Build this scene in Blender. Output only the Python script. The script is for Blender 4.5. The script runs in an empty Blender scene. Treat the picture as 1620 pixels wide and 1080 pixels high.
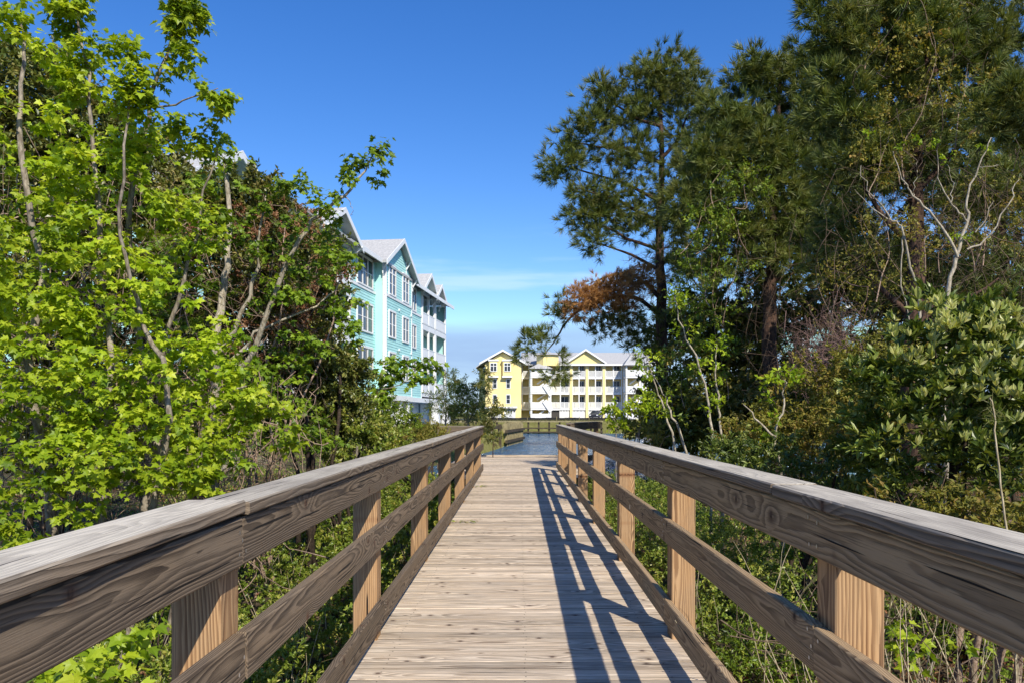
import bpy, math, random
import numpy as np
from mathutils import Vector, Matrix

# ------------------------------------------------------------------ camera, world, sun, exposure
scene = bpy.context.scene
EYE = 1.25
F = 1225.0            # focal length in photo pixels (1620 wide)
cam_d = bpy.data.cameras.new("camera"); cam = bpy.data.objects.new("camera", cam_d)
scene.collection.objects.link(cam)
cam.location = (0, 0, EYE); cam.rotation_euler = (math.radians(90), 0, 0)
cam_d.sensor_width = 36; cam_d.sensor_fit = 'HORIZONTAL'
cam_d.lens = 36 * F / 1620
cam_d.shift_x = -12 / 1620; cam_d.shift_y = 115 / 1620
cam_d.clip_start = 0.05; cam_d.clip_end = 5000
scene.camera = cam

SUNV = Vector((.52, -1.1, 1.0)).normalized()       # towards the sun
elev = math.asin(SUNV.z); azim = math.atan2(SUNV.x, SUNV.y)
world = bpy.data.worlds.new("World"); scene.world = world; world.use_nodes = True
wn, wl = world.node_tree.nodes, world.node_tree.links
wn.clear()
wout = wn.new('ShaderNodeOutputWorld'); wbg = wn.new('ShaderNodeBackground')
sky = wn.new('ShaderNodeTexSky'); sky.sky_type = 'NISHITA'; sky.sun_disc = False
sky.sun_elevation = elev; sky.sun_rotation = azim
sky.air_density = 1.0; sky.dust_density = 0.25; sky.ozone_density = 3.0; sky.altitude = 0
geo = wn.new('ShaderNodeTexCoord'); sep = wn.new('ShaderNodeSeparateXYZ')
wl.new(geo.outputs['Generated'], sep.inputs[0])
def wmath(op, a, b=None, c=None, clamp=False):
    n = wn.new('ShaderNodeMath'); n.operation = op; n.use_clamp = clamp
    for i, v in enumerate((a, b, c)):
        if v is None: continue
        if isinstance(v, (int, float)): n.inputs[i].default_value = v
        else: wl.new(v, n.inputs[i])
    return n.outputs[0]
def wrange(v, a, b, c, d):
    n = wn.new('ShaderNodeMapRange'); n.interpolation_type = 'SMOOTHSTEP'
    wl.new(v, n.inputs[0])
    for i, q in enumerate((a, b, c, d)): n.inputs[i + 1].default_value = q
    return n.outputs[0]
def wnoise(scale, detail, sx, sy, sz, off=0):
    m = wn.new('ShaderNodeMapping'); m.inputs['Scale'].default_value = (sx, sy, sz); m.inputs['Location'].default_value = (off, off, 0)
    wl.new(geo.outputs['Generated'], m.inputs[0])
    n = wn.new('ShaderNodeTexNoise'); n.inputs['Scale'].default_value = scale; n.inputs['Detail'].default_value = detail
    wl.new(m.outputs[0], n.inputs['Vector']); return n.outputs[0]
z = sep.outputs[2]
# a bank of blue grey haze cloud low on the horizon, thin streaks of cirrus above it
n1 = wnoise(3.0, 5, 1.0, 1.0, 7.0)
edge = wmath('ADD', z, wmath('MULTIPLY', wmath('SUBTRACT', n1, .5), .05))
bank = wmath('MULTIPLY', wrange(edge, .098, .124, 1, 0), wrange(n1, .25, .7, .65, 1.0))
n2 = wnoise(2.2, 6, 1.6, 1.6, 16.0, 3.1)
cir = wmath('MULTIPLY', wrange(n2, .50, .72, 0, .6), wmath('MULTIPLY', wrange(z, .10, .15, 0, 1), wrange(z, .16, .26, 1, 0)))
def wmix(fac, a, b):
    n = wn.new('ShaderNodeMix'); n.data_type = 'RGBA'
    wl.new(fac, n.inputs[0])
    for s, v in ((n.inputs[6], a), (n.inputs[7], b)):
        if isinstance(v, tuple): s.default_value = v
        else: wl.new(v, s)
    return n.outputs[2]
hs = wn.new('ShaderNodeHueSaturation'); hs.inputs['Saturation'].default_value = 1.33; hs.inputs['Value'].default_value = 1.0
wl.new(sky.outputs[0], hs.inputs['Color'])
hs.inputs['Hue'].default_value = .513
c1 = wmix(cir, hs.outputs[0], (3.6, 5.0, 6.9, 1))
c2 = wmix(bank, c1, (2.1, 3.1, 4.8, 1))
wl.new(c2, wbg.inputs[0]); wbg.inputs[1].default_value = 0.135
wl.new(wbg.outputs[0], wout.inputs[0])

sun_d = bpy.data.lights.new("sun", 'SUN'); sun = bpy.data.objects.new("sun", sun_d)
scene.collection.objects.link(sun)
sun_d.energy = 4.4; sun_d.angle = math.radians(.5); sun_d.color = (1.0, .93, .81)
sun.rotation_euler = SUNV.to_track_quat('Z', 'Y').to_euler()
sun.location = (30, -60, 60)

scene.view_settings.view_transform = 'Standard'; scene.view_settings.look = 'None'
scene.view_settings.exposure = 0.45; scene.view_settings.gamma = 1
scene.render.engine = 'CYCLES'
cy = scene.cycles
cy.max_bounces = 6; cy.diffuse_bounces = 3; cy.glossy_bounces = 2; cy.transmission_bounces = 4; cy.transparent_max_bounces = 4
cy.use_denoising = True; cy.caustics_reflective = False; cy.caustics_refractive = False
cy.sample_clamp_indirect = 6

# ------------------------------------------------------------------ helpers: objects
COL = scene.collection
def W(px, py, Y):
    "the point seen at photo pixel (px,py) at distance Y"
    return np.array([(px - 822) / F * Y, Y, EYE + (655 - py) / F * Y])
def tag(o, label=None, cat=None, group=None, kind=None):
    if label: o['label'] = label
    if cat: o['category'] = cat
    if group: o['group'] = group
    if kind: o['kind'] = kind
    return o
def thing(name, label, cat, loc=(0, 0, 0), rz=0, group=None):
    o = bpy.data.objects.new(name, None); COL.objects.link(o)
    o.empty_display_size = .2
    o.location = [float(v) for v in loc]; o.rotation_euler = (0, 0, rz)
    return tag(o, label, cat, group)
def mesh_np(name, V, Fc, mats, parent=None, attrs=None, smooth=False, midx=None, world_space=False):
    "V (n,3); Fc: (m,k) array or list of arrays with different k"
    V = np.asarray(V, dtype=np.float32)
    if not isinstance(Fc, list): Fc = [Fc]
    Fc = [np.asarray(f, dtype=np.int32) for f in Fc if len(f)]
    me = bpy.data.meshes.new(name)
    if world_space and parent is not None:
        V = V - np.array(parent.location, dtype=np.float32)
    me.vertices.add(len(V)); me.vertices.foreach_set('co', V.ravel())
    loops = np.concatenate([f.ravel() for f in Fc])
    tot = np.concatenate([np.full(len(f), f.shape[1], dtype=np.int32) for f in Fc])
    st = np.concatenate([[0], np.cumsum(tot)[:-1]]).astype(np.int32)
    me.loops.add(len(loops)); me.loops.foreach_set('vertex_index', loops)
    me.polygons.add(len(tot)); me.polygons.foreach_set('loop_start', st)
    me.polygons.foreach_set('use_smooth', np.full(len(tot), bool(smooth)))
    if midx is not None: me.polygons.foreach_set('material_index', np.asarray(midx, dtype=np.int32))
    me.update(calc_edges=True)
    for an, (ty, dat) in (attrs or {}).items():
        a = me.attributes.new(an, ty, 'POINT')
        a.data.foreach_set('vector' if ty == 'FLOAT_VECTOR' else 'value', np.asarray(dat, dtype=np.float32).ravel())
    for m in (mats if isinstance(mats, (list, tuple)) else [mats]): me.materials.append(m)
    o = bpy.data.objects.new(name, me); COL.objects.link(o)
    if parent is not None: o.parent = parent
    return o
class MB:
    "collects boxes, quads and prisms into one mesh"
    def __init__(s): s.v = []; s.f = {}; s.n = 0; s.m = {}
    def add(s, V, faces, mi=0):
        V = np.asarray(V, dtype=float); s.v.append(V)
        for f in faces:
            s.f.setdefault(len(f), []).append([i + s.n for i in f]); s.m.setdefault(len(f), []).append(mi)
        s.n += len(V); return s
    def box(s, x0, x1, y0, y1, z0, z1, mi=0):
        V = [(x, y, z) for x in (x0, x1) for y in (y0, y1) for z in (z0, z1)]
        return s.add(V, [(0, 1, 3, 2), (4, 6, 7, 5), (0, 4, 5, 1), (2, 3, 7, 6), (0, 2, 6, 4), (1, 5, 7, 3)], mi)
    def bar(s, p, q, w, h, mi=0, up=(0, 0, 1)):
        p = np.array(p, float); q = np.array(q, float); d = q - p; L = np.linalg.norm(d); d /= L
        sd = np.cross(d, up); sd /= np.linalg.norm(sd); u = np.cross(sd, d)
        V = [e + sd * a * w / 2 + u * b * h / 2 for e in (p, q) for a in (-1, 1) for b in (-1, 1)]
        return s.add(V, [(0, 1, 3, 2), (4, 6, 7, 5), (0, 4, 5, 1), (2, 3, 7, 6), (0, 2, 6, 4), (1, 5, 7, 3)], mi)
    def prism(s, poly, axis, a, b, mi=0):
        "poly in the plane normal to axis ('x': (y,z), 'y': (x,z), 'z': (x,y)), extruded a..b"
        n = len(poly)
        def P(p, t): return (t, p[0], p[1]) if axis == 'x' else (p[0], t, p[1]) if axis == 'y' else (p[0], p[1], t)
        V = [P(p, a) for p in poly] + [P(p, b) for p in poly]
        return s.add(V, [tuple(range(n))[::-1], tuple(range(n, 2 * n))] + [(i, (i + 1) % n, n + (i + 1) % n, n + i) for i in range(n)], mi)
    def build(s, name, mats, parent=None, smooth=False):
        V = np.concatenate(s.v); ks = list(s.f)
        o = mesh_np(name, V, [np.array(s.f[k]) for k in ks], mats, parent, None, smooth, np.concatenate([s.m[k] for k in ks]))
        return o

# ------------------------------------------------------------------ helpers: materials
class NT:
    def __init__(s, name):
        s.m = bpy.data.materials.new(name); s.m.use_nodes = True
        s.n, s.l = s.m.node_tree.nodes, s.m.node_tree.links; s.n.clear()
        s.out = s.n.new('ShaderNodeOutputMaterial')
    def put(s, sock, v):
        if isinstance(v, bpy.types.NodeSocket): s.l.new(v, sock)
        elif isinstance(v, (tuple, list)) and len(v) == 3 and sock.type == 'RGBA': sock.default_value = (*v, 1)
        else: sock.default_value = v
    def math(s, op, a, b=None, c=None, clamp=False):
        n = s.n.new('ShaderNodeMath'); n.operation = op; n.use_clamp = clamp
        for i, v in enumerate((a, b, c)):
            if v is not None: s.put(n.inputs[i], v)
        return n.outputs[0]
    def vec(s, op, a, b=None, scale=None, out=0):
        n = s.n.new('ShaderNodeVectorMath'); n.operation = op
        s.put(n.inputs[0], a)
        if b is not None: s.put(n.inputs[1], b)
        if scale is not None: s.put(n.inputs['Scale'], scale)
        return n.outputs['Value'] if op in ('LENGTH', 'DISTANCE', 'DOT_PRODUCT') else n.outputs[0]
    def attr(s, name, which='Fac'):
        n = s.n.new('ShaderNodeAttribute'); n.attribute_name = name; return n.outputs[which]
    def mix(s, fac, a, b, mode='MIX'):
        n = s.n.new('ShaderNodeMix'); n.data_type = 'RGBA'; n.blend_type = mode
        s.put(n.inputs[0], fac); s.put(n.inputs[6], a); s.put(n.inputs[7], b); return n.outputs[2]
    def rng(s, v, a, b, c=0.0, d=1.0, smooth=True):
        n = s.n.new('ShaderNodeMapRange'); n.interpolation_type = 'SMOOTHSTEP' if smooth else 'LINEAR'
        s.put(n.inputs[0], v)
        for i, q in enumerate((a, b, c, d)): s.put(n.inputs[i + 1], q)
        return n.outputs[0]
    def noise(s, vec, scale, detail=3, rough=.5, color=False):
        n = s.n.new('ShaderNodeTexNoise'); s.put(n.inputs['Vector'], vec)
        n.inputs['Scale'].default_value = scale; n.inputs['Detail'].default_value = detail; n.inputs['Roughness'].default_value = rough
        return n.outputs[1] if color else n.outputs[0]
    def mapv(s, vec, sc): return s.vec('MULTIPLY', vec, sc)
    def coord(s, which='Object'): return s.n.new('ShaderNodeTexCoord').outputs[which]
    def ramp(s, fac, stops):
        n = s.n.new('ShaderNodeValToRGB'); s.put(n.inputs[0], fac); e = n.color_ramp.elements
        while len(e) < len(stops): e.new(.5)
        for el, (p, c) in zip(e, stops): el.position = p; el.color = (*c, 1)
        return n.outputs[0]
    def bump(s, h, strength, dist):
        n = s.n.new('ShaderNodeBump'); s.put(n.inputs['Height'], h)
        n.inputs['Strength'].default_value = strength; n.inputs['Distance'].default_value = dist; return n.outputs[0]
    def bsdf(s, col, rough=.7, normal=None, spec=.5, metal=0, coat=0):
        n = s.n.new('ShaderNodeBsdfPrincipled'); s.put(n.inputs['Base Color'], col); s.put(n.inputs['Roughness'], rough)
        n.inputs['Specular IOR Level'].default_value = spec; n.inputs['Metallic'].default_value = metal
        n.inputs['Coat Weight'].default_value = coat
        if normal is not None: s.l.new(normal, n.inputs['Normal'])
        s.l.new(n.outputs[0], s.out.inputs[0]); return n

def wood(name, light, dark, grey, grey_amt, ring_amt, ring_sp=.0075, knot=(.10, .05, .03), streak=.5, bump=.5, mildew=.3, knots=1.0, top=None):
    t = NT(name); gc = t.attr('gc', 'Vector'); br = t.attr('br')
    sp = t.n.new('ShaderNodeSeparateXYZ'); t.l.new(gc, sp.inputs[0]); x, y, z = sp.outputs
    wob = t.noise(t.mapv(gc, (.55, 1.2, 1.2)), 1.0, 2, .4, color=True)
    wob = t.vec('SCALE', t.vec('SUBTRACT', wob, (.5, .5, .5)), scale=.115)
    # knots: sparse cells along the board
    kv = t.mapv(gc, (2.3, 7.0, 0.0))
    vo = t.n.new('ShaderNodeTexVoronoi'); vo.voronoi_dimensions = '2D'; vo.inputs['Scale'].default_value = 1.0; vo.inputs['Randomness'].default_value = 1.0
    t.l.new(kv, vo.inputs['Vector'])
    sepc = t.n.new('ShaderNodeSeparateColor'); t.l.new(vo.outputs['Color'], sepc.inputs[0])
    on = t.rng(sepc.outputs[0], .42, .5, 0.0, knots)
    kd = vo.outputs['Distance']
    infl = t.math('MULTIPLY', t.math('EXPONENT', t.math('MULTIPLY', t.math('MULTIPLY', kd, kd), -14.0)), on)
    dv = t.vec('DIVIDE', t.vec('SUBTRACT', kv, vo.outputs['Position']), (2.3, 7.0, 1.0))
    dz = t.vec('LENGTH', dv)
    core = t.math('MULTIPLY', t.rng(dz, .007, .017, 1.0, 0.0), on)
    spw = t.n.new('ShaderNodeSeparateXYZ'); t.l.new(wob, spw.inputs[0])
    Y2 = t.math('ADD', y, t.math('MULTIPLY', spw.outputs[0], .5)); Z2 = t.math('ADD', z, spw.outputs[1])
    r = t.math('SQRT', t.math('ADD', t.math('MULTIPLY', Y2, Y2), t.math('MULTIPLY', Z2, Z2)))
    fine = t.noise(t.mapv(gc, (4, 22, 22)), 1.0, 2)
    r = t.math('ADD', r, t.math('MULTIPLY', t.math('SUBTRACT', fine, .5), .009))
    r = t.math('ADD', r, t.math('MULTIPLY', infl, .017))
    ph = t.math('FRACT', t.math('DIVIDE', r, ring_sp))
    ring = t.math('MULTIPLY', t.rng(ph, .1, .82, 0, 1), t.rng(ph, .9, 1.0, 1.0, 0.0))
    fib = t.noise(t.mapv(gc, (5, 260, 260)), 1.0, 4, .6)
    fib2 = t.noise(t.mapv(gc, (1.2, 40, 40)), 1.0, 3, .6)
    blot = t.noise(t.mapv(gc, (2.0, 9, 9)), 1.0, 4, .6)
    f = t.math('MULTIPLY', ring, t.rng(fib2, .3, .7, ring_amt * .55, ring_amt))
    col = t.mix(f, light, dark)
    g = t.math('MULTIPLY', t.rng(blot, .3, .65, .35, 1.0), grey_amt)
    col = t.mix(g, col, t.mix(f, grey, tuple(c * .38 for c in grey)))
    col = t.mix(t.math('MULTIPLY', t.rng(fib, .52, .70), streak), col, t.mix(.75, col, (.02, .015, .012)))
    mil = t.rng(t.noise(t.mapv(gc, (3.1, 14, 14)), 1.3, 5, .65), .58, .75, 0.0, mildew)
    col = t.mix(mil, col, (.05, .05, .052))
    ringk = t.math('MULTIPLY', t.rng(dz, .015, .034, 1.0, 0.0), on)
    col = t.mix(t.math('MULTIPLY', ringk, .45), col, knot)
    kc = t.mix(t.rng(t.noise(t.mapv(gc, (60, 60, 60)), 1.0, 2), .4, .6), knot, tuple(c * .25 for c in knot))
    col = t.mix(t.math('MULTIPLY', core, .9), col, kc)
    if top:      # the upward faces have bleached silver
        ge = t.n.new('ShaderNodeNewGeometry'); sn = t.n.new('ShaderNodeSeparateXYZ'); t.l.new(ge.outputs['True Normal'], sn.inputs[0])
        tc = t.mix(t.math('MULTIPLY', f, .55), top, tuple(q * .45 for q in top))
        tc = t.mix(t.math('MULTIPLY', t.rng(fib, .5, .68), .5), tc, tuple(q * .3 for q in top))
        tc = t.mix(t.rng(blot, .42, .62, .0, .45), tc, (.20, .17, .14))
        col = t.mix(t.rng(sn.outputs[2], .6, .9), col, tc)
    # a thin drying check here and there
    chk = t.noise(t.mapv(gc, (1.5, 95, 95)), 1.0, 1, .3)
    ck = t.math('MULTIPLY', t.rng(chk, .70, .735), 1.0)
    col = t.mix(ck, col, (.012, .01, .008))
    tone = t.rng(br, 0.0, 1.0, .74, 1.22, False)
    col = t.vec('SCALE', col, scale=tone)
    h = t.math('ADD', t.math('MULTIPLY', ring, .5), t.math('ADD', t.math('MULTIPLY', fib, .9), t.math('MULTIPLY', ck, -2.5)))
    h = t.math('ADD', h, t.math('MULTIPLY', core, -.8))
    t.bsdf(col, .82, t.bump(h, bump, .004), .25)
    return t.m
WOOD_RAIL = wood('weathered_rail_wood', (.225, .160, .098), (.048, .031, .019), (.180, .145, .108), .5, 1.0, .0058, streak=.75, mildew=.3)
WOOD_RAIL_SHADE_LIFT = wood('weathered_rail_wood_shade_lift', (.50, .335, .172), (.15, .086, .040), (.43, .325, .20), .5, .9, .0062, streak=.7, mildew=.22)  # paler rail wood: the shaded right railing is brightened in its colour
WOOD_CAP = wood('silvered_cap_wood', (.25, .185, .120), (.07, .046, .028), (.215, .18, .14), .5, .85, .008, streak=.6, mildew=.35, bump=.6, top=(.56, .50, .395))
WOOD_POST = wood('sawn_post_wood', (.48, .28, .125), (.17, .075, .028), (.36, .265, .165), .5, 1.0, .0078, streak=.6, mildew=.26, knot=(.2, .09, .04), bump=.35)
WOOD_DECK = wood('bleached_deck_wood', (.76, .60, .42), (.30, .20, .12), (.68, .58, .45), .6, .9, .010, streak=.9, mildew=.2, bump=.8, knots=.8)

def leafmat(name, cols, rough=.5, trans=.35, spec=.4, tboost=1.4):
    t = NT(name); lc = t.attr('lc')
    n = len(cols); col = t.ramp(lc, [(i / (n - 1), c) for i, c in enumerate(cols)])
    big = t.noise(t.coord('Object'), .9, 2)
    col = t.vec('SCALE', col, scale=t.rng(big, .3, .7, .78, 1.2))
    p = t.bsdf(col, rough, None, spec)
    tr = t.n.new('ShaderNodeBsdfTranslucent')
    t.l.new(t.vec('MULTIPLY', col, (tboost * 1.1, tboost, tboost * .45)), tr.inputs[0])
    mx = t.n.new('ShaderNodeMixShader'); mx.inputs[0].default_value = trans
    t.l.new(p.outputs[0], mx.inputs[1]); t.l.new(tr.outputs[0], mx.inputs[2]); t.l.new(mx.outputs[0], t.out.inputs[0])
    return t.m
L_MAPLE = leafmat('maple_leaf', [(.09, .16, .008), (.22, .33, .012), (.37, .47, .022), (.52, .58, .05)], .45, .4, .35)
L_MAPLE_D = leafmat('dark_maple_leaf', [(.06, .115, .010), (.15, .24, .014), (.27, .36, .025)], .45, .35, .35)  # darker green leaf colours for the second maple and the sapling
L_MYRTLE = leafmat('myrtle_leaf', [(.035, .06, .010), (.10, .13, .02), (.19, .20, .04), (.30, .24, .08)], .38, .2, .5)
L_BIG = leafmat('bay_leaf', [(.035, .062, .010), (.085, .13, .018), (.17, .22, .03), (.40, .41, .12)], .40, .25, .45)
L_SHRUB = leafmat('shrub_leaf', [(.07, .12, .014), (.15, .22, .022), (.27, .33, .045), (.48, .44, .10)], .38, .3, .5)
L_OLIVE = leafmat('olive_leaf', [(.08, .095, .014), (.18, .185, .025), (.28, .25, .045), (.32, .20, .06)], .55, .3, .3)
L_RUST = leafmat('dry_rust_leaf', [(.16, .07, .04), (.27, .13, .07), (.36, .22, .12)], .8, .25, .1)
L_PINE = leafmat('pine_needle', [(.045, .07, .015), (.095, .135, .025), (.17, .20, .04), (.26, .25, .08)], .5, .22, .35)
L_PINE_DEAD = leafmat('dead_pine_needle', [(.22, .11, .045), (.42, .22, .08), (.54, .33, .14)], .8, .2, .1)
L_VINE = leafmat('vine_leaf', [(.05, .085, .010), (.12, .19, .018), (.24, .33, .03), (.40, .42, .07)], .45, .35, .4)
L_WILLOW = leafmat('willow_leaf', [(.06, .10, .02), (.12, .18, .04), (.20, .24, .07), (.16, .09, .03)], .6, .35, .2)
L_GRASS = leafmat('dry_grass', [(.16, .13, .05), (.26, .22, .10), (.12, .16, .03), (.34, .30, .16)], .7, .3, .15)

def barkmat(name, a, b, sc=(14, 14, 3), bmp=.5):
    t = NT(name); c = t.coord('Object')
    n = t.noise(t.mapv(c, sc), 1.6, 4, .65)
    n2 = t.noise(c, 1.3, 2)
    col = t.mix(t.rng(n, .35, .65), a, b)
    col = t.vec('SCALE', col, scale=t.rng(n2, .3, .7, .7, 1.2))
    t.bsdf(col, .9, t.bump(n, bmp, .02), .15); return t.m
BARK_PALE = barkmat('pale_bark', (.36, .31, .24), (.15, .12, .09), (30, 30, 9))
BARK_WHITE = barkmat('bleached_bark', (.50, .44, .34), (.26, .22, .15), (40, 40, 12))
BARK_PINE = barkmat('pine_bark', (.13, .075, .05), (.035, .024, .02), (16, 16, 5), .9)
TWIG_DRY = barkmat('dry_twig', (.42, .31, .22), (.20, .13, .09), (40, 40, 40), .2)
TWIG_DARK = barkmat('dark_twig', (.07, .05, .035), (.03, .022, .016), (40, 40, 40), .2)
REED = barkmat('dry_reed', (.52, .44, .29), (.30, .24, .14), (60, 60, 8), .2)

def flat(name, col, rough=.6, var=.12, scale=1.5, spec=.4, bmp=0, metal=0):
    t = NT(name); c = t.coord('Object')
    n = t.noise(c, scale, 4, .6)
    co = t.vec('SCALE', t.mix(0.0, col, col), scale=t.rng(n, .3, .7, 1 - var, 1 + var))
    nm = t.bump(t.noise(c, scale * 18, 2), bmp, .01) if bmp else None
    t.bsdf(co, rough, nm, spec, metal); return t.m
TEAL = flat('teal_siding', (.41, .71, .665), .55, .07, .5)
YELLOW = flat('yellow_siding', (.84, .69, .30), .6, .06, .4)
WHITE = flat('white_trim', (.76, .76, .74), .5, .05, .8)
SOFFIT = flat('grey_soffit', (.42, .47, .47), .6, .05)
GARAGE = flat('white_garage_door', (.70, .70, .68), .5, .05)
DARKIN = flat('dark_interior', (.05, .045, .04), .8, .2)
CONCRETE = flat('concrete', (.42, .40, .36), .85, .15, .7, .2, .3)
BLACKF = flat('black_fabric', (.012, .012, .013), .8, .3)
STEEL = flat('galvanised_steel', (.55, .55, .55), .35, .1, 20, .5, 0, .9)
ASPHALT = flat('asphalt', (.055, .055, .055), .9, .2, .4)
CARW = flat('white_car_paint', (.75, .76, .77), .25, .02)
CARG = flat('graphite_car_paint', (.035, .04, .05), .25, .02)
RUBBER = flat('tyre_rubber', (.02, .02, .02), .8, .1)
t = NT('window_glass'); t.bsdf((.028, .034, .040), .06, t.bump(t.noise(t.coord('Object'), .8, 2), .15, .05), .6); GLASS = t.m
def _shingle():
    t = NT('grey_shingle_roof'); c = t.coord('Object')
    b = t.n.new('ShaderNodeTexBrick'); t.l.new(t.mapv(c, (1, 1, 1)), b.inputs['Vector'])
    n = t.noise(c, 6, 4, .6)
    t.bsdf(t.ramp(n, [(.3, (.33, .33, .32)), (.7, (.50, .49, .47))]), .9, t.bump(n, .4, .02), .2); return t.m
ROOF = _shingle()

# ------------------------------------------------------------------ helpers: boards
class Boards:
    def __init__(s, seed): s.V = []; s.F = []; s.G = []; s.B = []; s.n = 0; s.rng = np.random.default_rng(seed)
    def board(s, p0, p1, w, h, side=None, segs=1, ch=.004, bow=0.0, upv=(0, 0, 1), br=None, taper_top=False, end_skew=0):
        "a chamfered board from p0 to p1 (centre line), w across 'side', h across up"
        p0 = np.array(p0, float); p1 = np.array(p1, float); d = p1 - p0; L = np.linalg.norm(d); d /= L
        u = np.array(upv, float); sd = np.cross(d, u); sd /= np.linalg.norm(sd); u = np.cross(sd, d)
        a, b = w / 2, h / 2
        prof = [(-a + ch, -b), (a - ch, -b), (a, -b + ch), (a, b - ch), (a - ch, b), (-a + ch, b), (-a, b - ch), (-a, -b + ch)]
        R = s.rng; gx = R.uniform(0, 400); sg = 1 if R.random() < .5 else -1
        wide_is_w = w > h
        oy, oz = R.uniform(-.035, .035), sg * R.uniform(.045, .11)
        if br is None: br = R.random()
        ts = np.linspace(0, 1, segs + 1); ph = R.uniform(0, 6.28, 3)
        # tiny chamfer rings at both ends
        rings = [(0, ch / min(w, h) * 1.2, 0)] + [(max(min(t_ * L, L - ch), ch), 0, t_) for t_ in ts] + [(L, ch / min(w, h) * 1.2, 1)]
        V = []; G = []
        for (x, shr, t_) in rings:
            off = bow * math.sin(ph[0] + t_ * 3.1) * sd + bow * .5 * math.sin(ph[1] + t_ * 4.0) * u
            for (q, r) in prof:
                q2, r2 = q * (1 - shr), r * (1 - shr)
                V.append(p0 + d * (x + end_skew * q) + sd * q2 + u * r2 + off)
                y_, z_ = (q, r) if wide_is_w else (r, q)
                G.append((x + gx, y_ + oy, z_ + oz))
        n = len(rings); k = 8; base = s.n
        for i in range(n - 1):
            for j in range(k):
                a0 = base + i * k + j; a1 = base + i * k + (j + 1) % k
                s.F.append((a0, a1, a1 + k, a0 + k))
        s.e = getattr(s, 'e', []); s.e.append([base + j for j in range(k)][::-1]); s.e.append([base + (n - 1) * k + j for j in range(k)])
        s.V += V; s.G += G; s.B += [br] * len(V); s.n += len(V)
        return s
    def build(s, name, mat, parent=None, extra=None):
        F = [np.array(s.F), np.array(s.e)]
        V = np.array(s.V); G = np.array(s.G); B = np.array(s.B); mats = [mat]; midx = np.zeros(len(s.F) + len(s.e), int)
        if extra is not None:   # (V, faces(k), material)
            eV, eF, em = extra; F.append(np.array(eF) + len(V)); V = np.concatenate([V, eV])
            G = np.concatenate([G, np.zeros((len(eV), 3))]); B = np.concatenate([B, np.zeros(len(eV))])
            mats.append(em); midx = np.concatenate([midx, np.ones(len(eF), int)])
        return mesh_np(name, V, F, mats, parent, {'gc': ('FLOAT_VECTOR', G), 'br': ('FLOAT', B)}, False, midx, world_space=True)
def one(name, mat, parent, seed, *a, **k): return Boards(seed).board(*a, **k).build(name, mat, parent)

# ================================================================== THE SETTING
WATER_Z = -.92
def xleft(y):    # left shore of the canal
    return np.interp(y, [20, 26, 40, 54, 62, 63, 90], [-7, -4.4, -2.4, -.9, .15, -14, -16])
def vnoise(x, y, s, seed=0):
    a = 0
    for k, (fx, fy, ph) in enumerate(((1, .7, 1.3), (-.6, 1.1, 4.1), (1.7, 1.3, 2.2), (2.3, -1.9, .5))):
        a = a + np.sin(x * s * fx + y * s * fy + ph + seed * (k + 1)) / (1 + k * .6)
    return a / 2.6
def ground_z(x, y):
    base = -.62 + .14 * vnoise(x, y, .9) + .05 * vnoise(x, y, 3.1, 2)
    far = np.clip((y - 30) / 16, 0, 1); left = np.clip((-x - 5) / 10, 0, 1)
    z = base * (1 - far) + .38 * far
    z = np.where(x < 0, z * (1 - left) + .4 * left, z)
    rt = np.clip((x - 9) / 12, 0, 1); z = np.where((x > 0) & (y < 40), z * (1 - rt) + .1 * rt, z)
    # canal: distance inside
    d = np.minimum.reduce([x - xleft(y), 24 - x, y - (23 + .5 * np.sin(x * .9)), 88 - y])
    soft = np.where((y > 52) & (x < 2), 25, np.where(y > 84, 1.2, 1.5))
    t_ = np.clip(d * soft * .5 + .5, 0, 1)
    z = z * (1 - t_) + (-2.0) * t_
    # sloping grass bank on the far side
    fb = np.clip((y - 88) / 7, 0, 1)
    z = np.where((y >= 88) & (x > -16) & (x < 60), -1.1 + fb * 1.48, z)
    return z
def axis(vals):
    out = []
    for a, b, st in vals: out += list(np.arange(a, b, st))
    return np.array(out + [vals[-1][1]])
gx = axis([(-900, -100, 100), (-100, -30, 7), (-30, -8, 1), (-8, 8, .25), (8, 30, 1), (30, 100, 7), (100, 900, 100)])
gy = axis([(-120, -12, 12), (-12, 24, .3), (24, 98, .75), (98, 200, 6), (200, 1600, 100)])
GX, GY = np.meshgrid(gx, gy, indexing='ij'); GZ = ground_z(GX, GY)
nx, ny = len(gx), len(gy); ii, jj = np.meshgrid(np.arange(nx - 1), np.arange(ny - 1), indexing='ij'); b0 = (ii * ny + jj).ravel()
t = NT('ground_soil_and_grass'); c = t.coord('Object')
n = t.noise(c, 2.2, 6, .7); n2 = t.noise(c, 16, 4, .7); sp = t.n.new('ShaderNodeSeparateXYZ'); t.l.new(c, sp.inputs[0])
soil = t.ramp(n2, [(.3, (.035, .024, .014)), (.5, (.085, .062, .038)), (.72, (.19, .145, .09))])
grass = t.ramp(n, [(.3, (.12, .13, .03)), (.5, (.19, .18, .05)), (.7, (.27, .24, .09))])
far_ = t.rng(t.math('ADD', sp.outputs[1], t.math('MULTIPLY', n, 6.0)), 32, 42)
t.bsdf(t.mix(far_, t.mix(t.rng(n, .5, .62), soil, (.05, .075, .015)), grass), .95, t.bump(n2, .6, .05), .1); GROUND = t.m
g = mesh_np('ground', np.stack([GX, GY, GZ], -1).reshape(-1, 3), np.stack([b0, b0 + ny, b0 + ny + 1, b0 + 1], 1), GROUND, smooth=True); tag(g, kind='structure')

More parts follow.
